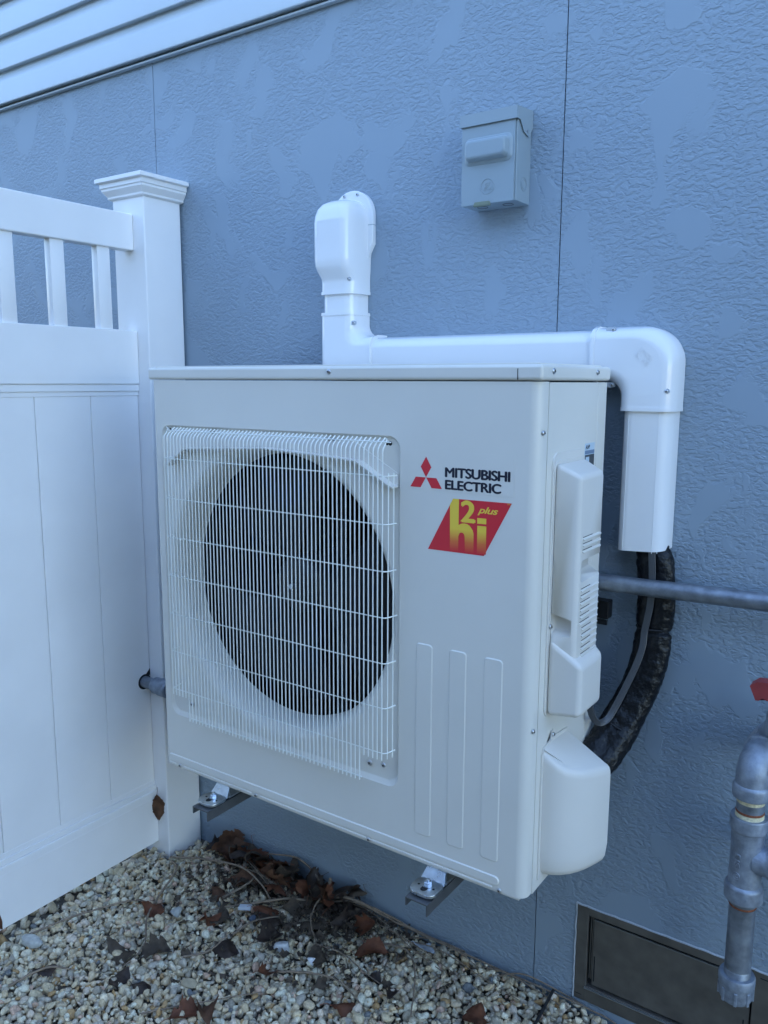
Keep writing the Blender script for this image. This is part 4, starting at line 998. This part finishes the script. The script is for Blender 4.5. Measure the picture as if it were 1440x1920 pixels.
# ------------------------------------------------------------------ leaves, stems and litter on the gravel
def oak_leaf(L=.07, wid=.4, lobes=4, curl=1.0, seed=0, deep=.5):
    rd = random.Random(seed); b = bmesh.new(); nl, nw = 22, 6; rows = []
    c1, c2, tw_ = rd.uniform(-1, 1)*curl, rd.uniform(.4, 1.6)*curl*rd.choice((-1, 1)), rd.uniform(-.8, .8)*curl
    ph = rd.uniform(0, 1)
    for i in range(nl+1):
        t = i/nl; env = math.sin(math.pi*min(1, t*.93+.05))**.7*(.55+.45*t if t < .7 else 1-(t-.7)*1.6)
        lob = 1 - deep*(.5-.5*math.cos(2*math.pi*(t*lobes+ph)))**.8
        ws = [max(.02, env*lob*(1+.15*rd.uniform(-1, 1)))*wid*L, max(.02, env*(1 - deep*(.5-.5*math.cos(2*math.pi*(t*lobes+ph+.25)))**.8)*(1+.15*rd.uniform(-1, 1)))*wid*L]
        row = []
        for j in range(-nw//2, nw//2+1):
            s = j/(nw/2); half = ws[0] if s < 0 else ws[1]
            x = (t-.5)*L + abs(s)*.10*L; y = s*half
            z = c1*((t-.5)**2)*L*.9 + c2*(y/L)**2*L*1.3 + tw_*(t-.5)*y*1.4 + .03*L*math.sin(7*t+3*s+seed)
            row.append(b.verts.new((x, y, z)))
        rows.append(row)
    for i in range(nl):
        for j in range(nw): b.faces.new((rows[i][j], rows[i+1][j], rows[i+1][j+1], rows[i][j+1]))
    bmesh.ops.solidify(b, geom=b.faces[:], thickness=.0005)
    b = tube([(-.5*L - .22*L, 0, -.004), (-.5*L-.1*L, 0, .001), (-.45*L, 0, .25*c1*L*.9+.0005)], .0008, 5, b)
    return b
def round_leaf(L=.06, wid=.42, curl=1.0, seed=0): return oak_leaf(L, wid, 1, curl, seed, .12)
leaf_specs = [
 # x, y, z, yaw, pitch, roll, size, kind, material, label
 (-.172, -.035, .050, 40, -20, 50, .085, 'o', 'leafA', 'curled brown oak leaf on top of the leaf pile nearest the fence post'),
 (-.120, -.028, .060, 100, 30, 35, .080, 'o', 'leafB', 'dull brown oak leaf standing against the wall in the leaf pile'),
 (-.060, -.024, .050, 10, 10, 60, .085, 'r', 'leafC', 'fan shaped russet leaf propped against the wall in the leaf pile'),
 (-.215, -.052, .036, 70, 10, 20, .060, 'o', 'leafD', 'dark crumpled leaf beside the foot of the fence post'),
 (-.140, -.070, .036, 160, -10, 30, .075, 'o', 'leafA', 'brown oak leaf with a hole shaped notch low in the leaf pile'),
 (.015, -.040, .044, 200, 20, 10, .080, 'o', 'leafC', 'reddish oak leaf lying in the middle of the leaf pile'),
 (.060, -.050, .038, 30, -15, -20, .085, 'o', 'leafB', 'broad dull oak leaf at the right of the leaf pile'),
 (.080, -.018, .050, 120, 40, 10, .070, 'o', 'leafD', 'blackened curled leaf against the wall right of the pile'),
 (.125, -.024, .042, 60, 20, 40, .065, 'o', 'leafD', 'dark shrivelled leaf under the arching stems by the wall'),
 (.105, -.060, .036, 10, 0, 10, .045, 'o', 'leafC', 'small tan leaf by the base of the arching stems'),
 (-.020, -.095, .030, 80, 5, -10, .080, 'o', 'leafB', 'flat dull leaf on the gravel just below the leaf pile'),
 (-.105, -.130, .026, 140, 15, 30, .060, 'r', 'leafB', 'narrow folded leaf on pale gravel below the pile'),
 (-.035, -.125, .028, 20, 0, 20, .075, 'o', 'leafA', 'ragged brown leaf crossed by a long stem'),
 (.190, -.075, .030, 100, 10, 0, .070, 'o', 'leafD', 'dark leaf flat beneath the base of the stems'),
 (.235, -.050, .034, 150, 25, 20, .075, 'o', 'leafD', 'nearly black leaf cluster piece along the wall right of the stems'),
 (.285, -.030, .034, 30, 30, 10, .070, 'o', 'leafD', 'dark leaf wedged where wall and gravel meet'),
 (.310, -.105, .030, 70, 25, 40, .070, 'o', 'leafD', 'dark pointed leaf standing up beside the big russet leaf'),
 (.365, -.090, .034, 10, -30, 50, .060, 'o', 'leafC', 'maroon curled leaf with a sharp tip near the wall'),
 (.430, -.160, .040, 20, -12, 14, .078, 'r', 'leafC', 'large rounded russet leaf lying on open gravel'),
 (.752, -.195, .034, 110, 10, 20, .082, 'r', 'leafC', 'smooth russet leaf at the bottom edge right of centre'),
 (-.080, -.500, .024, 10, 5, 5, .095, 'o', 'leafB', 'brown oak leaf lying left of centre in the open gravel'),
 (-.015, -.455, .024, 60, -5, 10, .090, 'o', 'leafB', 'brown oak leaf overlapping its twin under the long diagonal stem'),
 (-.145, -.350, .028, 30, 20, 30, .070, 'o', 'leafC', 'reddish torn leaf beside the stem near the fence'),
 (.010, -.290, .030, 90, 30, 20, .065, 'o', 'leafC', 'upright reddish leaf in the gravel left of the pile'),
 (.040, -.255, .026, 160, 0, 10, .070, 'o', 'leafB', 'grey brown leaf beside the upright reddish leaf'),
 (.110, -.180, .034, 40, 15, 20, .060, 'o', 'leafC', 'orange brown leaf beside the white plastic chip'),
 (.145, -.205, .028, 0, 0, 10, .075, 'o', 'leafD', 'slate brown leaf below the orange brown one'),
 (.190, -.260, .028, 70, 10, 10, .080, 'o', 'leafD', 'dark brown folded leaf in mid gravel'),
 (.115, -.345, .026, 20, 0, 20, .080, 'o', 'leafD', 'dark torn leaf next to the bent stem at lower centre'),
 (.265, -.350, .028, 80, 30, 10, .060, 'o', 'leafC', 'small standing russet leaf at lower centre'),
 (.335, -.240, .028, 130, 0, 10, .080, 'o', 'leafB', 'dull leaf left of the large rounded russet leaf'),
 (.400, -.300, .028, 60, 15, 15, .055, 'o', 'leafB', 'small folded leaf under the arched thin stem'),
 (.480, -.215, .024, 10, 0, 0, .050, 'o', 'leafD', 'dark scrap of leaf below the large rounded russet leaf'),
 (.550, -.235, .024, 100, 5, 5, .045, 'o', 'leafD', 'small black leaf scrap on pale gravel by the curved vine'),
 (.475, -.330, .026, 40, 10, 0, .070, 'o', 'leafC', 'red brown leaf at the bottom edge near the centre'),
 (.205, -.555, .026, 70, 10, 10, .075, 'o', 'leafC', 'rust red oak leaf at the bottom edge left of centre'),
 (.245, -.520, .026, 150, 5, 10, .070, 'o', 'leafA', 'brown oak leaf beside the rust red one at the bottom edge'),
 (-.175, -.645, .024, 50, 0, 10, .050, 'r', 'leafD', 'grey brown flat leaf at lower left gravel'),
 (-.010, -.560, .024, 100, 0, 10, .070, 'o', 'leafD', 'slate grey leaf among pebbles at lower left'),
 (.055, -.545, .024, 20, 10, 10, .055, 'o', 'leafD', 'small charcoal leaf next to the slate grey one'),
 (-.050, -.190, .026, 10, 20, 10, .055, 'o', 'leafA', 'small brown leaf among pebbles left of the pile stem'),
 (.240, -.150, .030, 170, 20, 20, .075, 'o', 'leafB', 'grey brown leaf half buried between stems'),
 (.170, -.130, .030, 50, 10, 30, .070, 'o', 'leafB', 'curled pale brown leaf behind the crossing stems'),
]
for i, (x, y, z, ya, pi_, ro, sz, kd, mt, lab) in enumerate(leaf_specs):
    b = oak_leaf(sz*(1.15 if y > -.2 else .9), .52, 2+i % 2, 1.5, i, .30) if kd == 'o' else round_leaf(sz*1.05, .42, 1.3, i)
    rm = (Matrix.Rotation(R(ya), 3, 'Z') @ Matrix.Rotation(R(pi_), 3, 'Y') @ Matrix.Rotation(R(ro), 3, 'X'))
    bmesh.ops.rotate(b, verts=b.verts, cent=(0, 0, 0), matrix=rm)
    ym = max(v.co.y for v in b.verts)
    yy = min(y, -.003 - ym)
    o = bput('dead_leaf', b, M[mt], sharp=80); o.location = (x, yy, z); tag(o, lab, 'leaf', 'dead leaves on the gravel')
for i in range(26):     # the heaped leaves of the pile that nothing tells apart
    b = oak_leaf(random.uniform(.055, .085), .5, 2+i % 2, 1.6, 500+i, .35); cx_ = random.choice((random.gauss(-.10, .07), random.gauss(.03, .06), random.gauss(.17, .06), random.gauss(.26, .05)))
    bmesh.ops.rotate(b, verts=b.verts, cent=(0, 0, 0), matrix=Matrix.Rotation(random.uniform(0, 6.3), 3, 'Z') @ Matrix.Rotation(random.uniform(-.7, .7), 3, 'Y') @ Matrix.Rotation(random.uniform(-.9, .9), 3, 'X'))
    ym = max(v.co.y for v in b.verts); zm = min(v.co.z for v in b.verts)
    o = bput('dead_leaf', b, M[('leafA', 'leafB', 'leafD', 'leafC')[i % 4]], sharp=80)
    o.location = (max(cx_, -.24), min(-abs(random.gauss(.0, .05)) - .015, -.003-ym), .014 - zm + random.uniform(0, .018)); tag(o, ('dead brown leaf heaped with others at the fence post end of the leaf pile' if o.location.x < -.06 else 'dead brown leaf heaped with others in the middle of the leaf pile' if o.location.x < .12 else 'dead brown leaf among the dark litter right of the leaf pile'), 'leaf', 'dead leaves on the gravel')
# small crumbs of leaf litter in the pile
lit = None
for i in range(620):
    x = random.choice((random.gauss(-.03, .10), random.gauss(.24, .09), random.gauss(.20, .14), random.gauss(.28, .14))); y = -abs(random.gauss(.02, .10 if i % 3 else .20)) - .015
    if x < -.24: continue
    b2 = oak_leaf(random.uniform(.009, .030), .5, 2, 1.4, 100+i, .4)
    bmesh.ops.rotate(b2, verts=b2.verts, cent=(0, 0, 0), matrix=Matrix.Rotation(random.uniform(0, 6.3), 3, 'Z') @ Matrix.Rotation(random.uniform(-.8, .8), 3, 'X'))
    bmesh.ops.translate(b2, verts=b2.verts, vec=(x, y, random.uniform(.020, .030))); lit = merge(lit, b2)
o = bput('leaf_litter', lit, M['leafB'], sharp=80); o['kind'] = 'stuff'; o['label'] = 'dark crumbs of leaf litter gathered along the wall'
# leaf caught on the fence
b = round_leaf(.082, .34, .6, 903); bmesh.ops.rotate(b, verts=b.verts, cent=(0, 0, 0), matrix=Matrix.Rotation(R(125), 3, 'Z') @ Matrix.Rotation(R(86), 3, 'Y'))
o = bput('dead_leaf', b, M['leafA'], sharp=80); o.location = (-.349, -.146, .172); tag(o, 'long brown leaf caught upright at the fence joint above the gravel', 'leaf')
b = round_leaf(.05, .3, .8, 901); bmesh.ops.rotate(b, verts=b.verts, cent=(0, 0, 0), matrix=Matrix.Rotation(R(90), 3, 'Z') @ Matrix.Rotation(R(84), 3, 'Y'))
o = bput('dead_leaf', b, M['leafC'], sharp=80); o.location = (-.350, -.647, .085); tag(o, 'reddish leaf leaning on the fence bottom rail at the left edge', 'leaf')

def P(x, y, z=.024): return (x, y, z)
stems = [
 ([P(-.30, -.15, .02), P(-.2, -.12, .036), P(-.05, -.11, .060), P(.06, -.13, .045), P(.12, -.16, .024)], .0022, 'thick dry stem sweeping from the fence post across the leaf pile'),
 ([P(.205, -.055, .016), P(.17, -.03, .060), P(.08, -.016, .085), P(-.02, -.03, .070)], .0024, 'arching stem springing from the wall base over the leaf pile'),
 ([P(.205, -.06, .015), P(.26, -.050, .055), P(.36, -.030, .048), P(.48, -.020, .030), P(.62, -.014, .026)], .0024, 'long pale stem bending right along the wall base'),
 ([P(.207, -.056, .016), P(.30, -.040, .050), P(.45, -.024, .030), P(.70, -.020, .026), P(.95, -.020, .028), P(1.03, -.03, .02)], .0020, 'very long vine hugging the wall toward the vent'),
 ([P(.20, -.06, .015), P(.15, -.12, .045), P(.05, -.20, .034), P(-.03, -.27, .024)], .0024, 'stout stem running from the stem clump down to the left'),
 ([P(.20, -.065, .015), P(.22, -.09, .055), P(.24, -.15, .040), P(.30, -.20, .022)], .0015, 'thin curved stem dropping from the clump to mid gravel'),
 ([P(-.28, -.16, .018), P(-.22, -.20, .030), P(-.14, -.36, .028), P(-.05, -.45, .026), P(-.03, -.53, .022)], .0022, 'long curved stem crossing the open gravel from the fence post'),
 ([P(-.33, -.60, .02), P(-.27, -.47, .034), P(-.20, -.35, .032), P(-.15, -.34, .022)], .0018, 'thin brown stem bowed near the fence bottom'),
 ([P(.40, -.11, .020), P(.50, -.10, .034), P(.56, -.15, .030), P(.62, -.26, .020)], .0020, 'curved vine arcing through the gravel right of centre'),
 ([P(.30, -.20, .022), P(.38, -.20, .034), P(.46, -.215, .028), P(.54, -.22, .018)], .0014, 'thin dark twig lying across the large russet leaf'),
 ([P(.27, -.34, .024), P(.36, -.30, .036), P(.44, -.28, .034), P(.52, -.30, .018)], .0018, 'pale arched stem at lower centre'),
 ([P(.06, -.42, .022), P(.10, -.38, .028), P(.12, -.33, .050)], .0018, 'short bent stem standing in gravel at lower centre'),
 ([P(.12, -.60, .02), P(.22, -.50, .030), P(.30, -.40, .024)], .0014, 'straight thin twig near the bottom edge'),
 ([P(-.20, -.72, .02), P(-.17, -.64, .030), P(-.12, -.60, .020)], .0020, 'short stem at the lower left corner'),
 ([P(-.03, -.20, .022), P(.00, -.13, .040), P(-.02, -.09, .030)], .0022, 'short upright pale stem between gravel and leaf pile'),
 ([P(.10, -.30, .022), P(.12, -.24, .036), P(.16, -.16, .024)], .0018, 'grey stem crossing between the folded leaves'),
 ([P(.200, -.045, .01), P(.203, -.028, .052), P(.205, -.024, .072)], .0045, 'stubby cut stem end standing against the wall'),
 ([P(-.03, -.05, .05), P(.05, -.045, .058), P(.13, -.05, .040)], .0016, 'pale straw lying on top of the leaf pile'),
 ([P(.02, -.03, .055), P(.10, -.055, .045), P(.16, -.07, .030)], .0016, 'second pale straw crossing the pile at an angle'),
]
for pts, r, lab in stems:
    pp = smoothpath(pts, 7); pp = [p + Vector((random.uniform(-1, 1), random.uniform(-1, 1), random.uniform(-1, 1)))*.0008 for p in pp]
    pp = [Vector((p.x, min(p.y, -r-.002), p.z)) for p in pp]
    k = len(pp); o = bput('dry_stem', tube(pp, r*1.45, 7, scales=[1.15 - .55*i/k for i in range(k)]), M['vine'], sharp=80); tag(o, lab, 'stem', 'dry stems on the gravel')
for i in range(12):
    x0 = random.uniform(-.2, .75); L_ = random.uniform(.12, .40); yb = -random.uniform(.012, .10); yo = random.uniform(-.10, .03)
    pp = smoothpath([P(x0, yb, .018), P(x0+L_*.3, yb+yo*.3, .030+random.uniform(0, .018)), P(x0+L_*.7, yb+yo*.8, .028+random.uniform(0, .012)), P(x0+L_, yb+yo, .018)], 6)
    pp = [Vector((p.x + random.uniform(-1, 1)*.0006, min(p.y, -.006), p.z)) for p in pp]; k = len(pp)
    tag(bput('dry_stem', tube(pp, random.uniform(.0012, .0022), 6, scales=[1.1-.5*q/k for q in range(k)]), M['vine'], sharp=80), 'thin dry stem lying among the leaf litter along the wall base', 'stem', 'dry stems on the gravel')
# odd bits
tag(bput('drip_line', tube([(.8520, -.0100, .030), (.8545, -.06, .026), (.858, -.14, .022), (.87, -.3, .018)], .0038, 8), M['black']), 'thin black tube leaving the wall at the seam and crossing the gravel', 'tube')
b = prism([(.050, -.222), (.078, -.205), (.072, -.192), (.044, -.208)], .030, .038, plane='xy', bev=.001); tag(bput('plastic_chip', b, M['plasticscrap']), 'small white plastic chip lying under a stem on the gravel', 'scrap')
b = oak_leaf(.055, .35, 2, .8, 321, .3); bmesh.ops.translate(b, verts=b.verts, vec=(.530, -.060, .030)); tag(bput('plastic_scrap', b, M['plasticscrap'], sharp=80), 'crinkled pale plastic scrap on the gravel close to the wall', 'scrap')
def stone(x, y, z, s, lab, col, seed):
    rd = random.Random(seed); b = bmesh.new(); bmesh.ops.create_icosphere(b, subdivisions=4, radius=1)
    dirs = [(Vector((rd.gauss(0, 1), rd.gauss(0, 1), rd.gauss(0, 1))).normalized(), rd.uniform(.5, .8)) for _ in range(9)]
    for v in b.verts:
        p = v.co.copy(); k = 1
        for d, t in dirs:
            q = p.dot(d)
            if q > t: k = min(k, (t/q)**.8)
        v.co = Vector((p.x*s[0], p.y*s[1], p.z*s[2]))*k
    bmesh.ops.rotate(b, verts=b.verts, cent=(0, 0, 0), matrix=Matrix.Rotation(rd.uniform(0, 6), 3, 'Z'))
    m_ = mat('stone_'+str(seed), col, .65, bump=(220, .0015, 6), mott=(70, .2)); o = bput('stone', b, m_, sharp=80); o.location = (x, y, z); tag(o, lab, 'stone')
stone(-.300, -.600, .020, (.034, .024, .012), 'large flat pale grey stone beside the fence bottom at left', (.50, .50, .46), 1)
stone(-.085, -.315, .022, (.019, .017, .012), 'smooth grey oval stone in the gravel right of the fence', (.40, .41, .39), 2)
stone(.235, -.255, .022, (.022, .020, .014), 'largest whitish stone in the middle of the gravel', (.60, .60, .58), 3)
stone(.140, -.475, .022, (.020, .016, .012), 'pitted yellow brown stone at lower centre', (.42, .34, .22), 4)
stone(.105, -.225, .030, (.012, .010, .008), 'dark blue grey pebble on the open gravel', (.10, .13, .18), 5)
stone(.330, -.255, .026, (.013, .012, .010), 'round bright white pebble in mid gravel', (.75, .77, .80), 6)

bpy.context.view_layer.update()
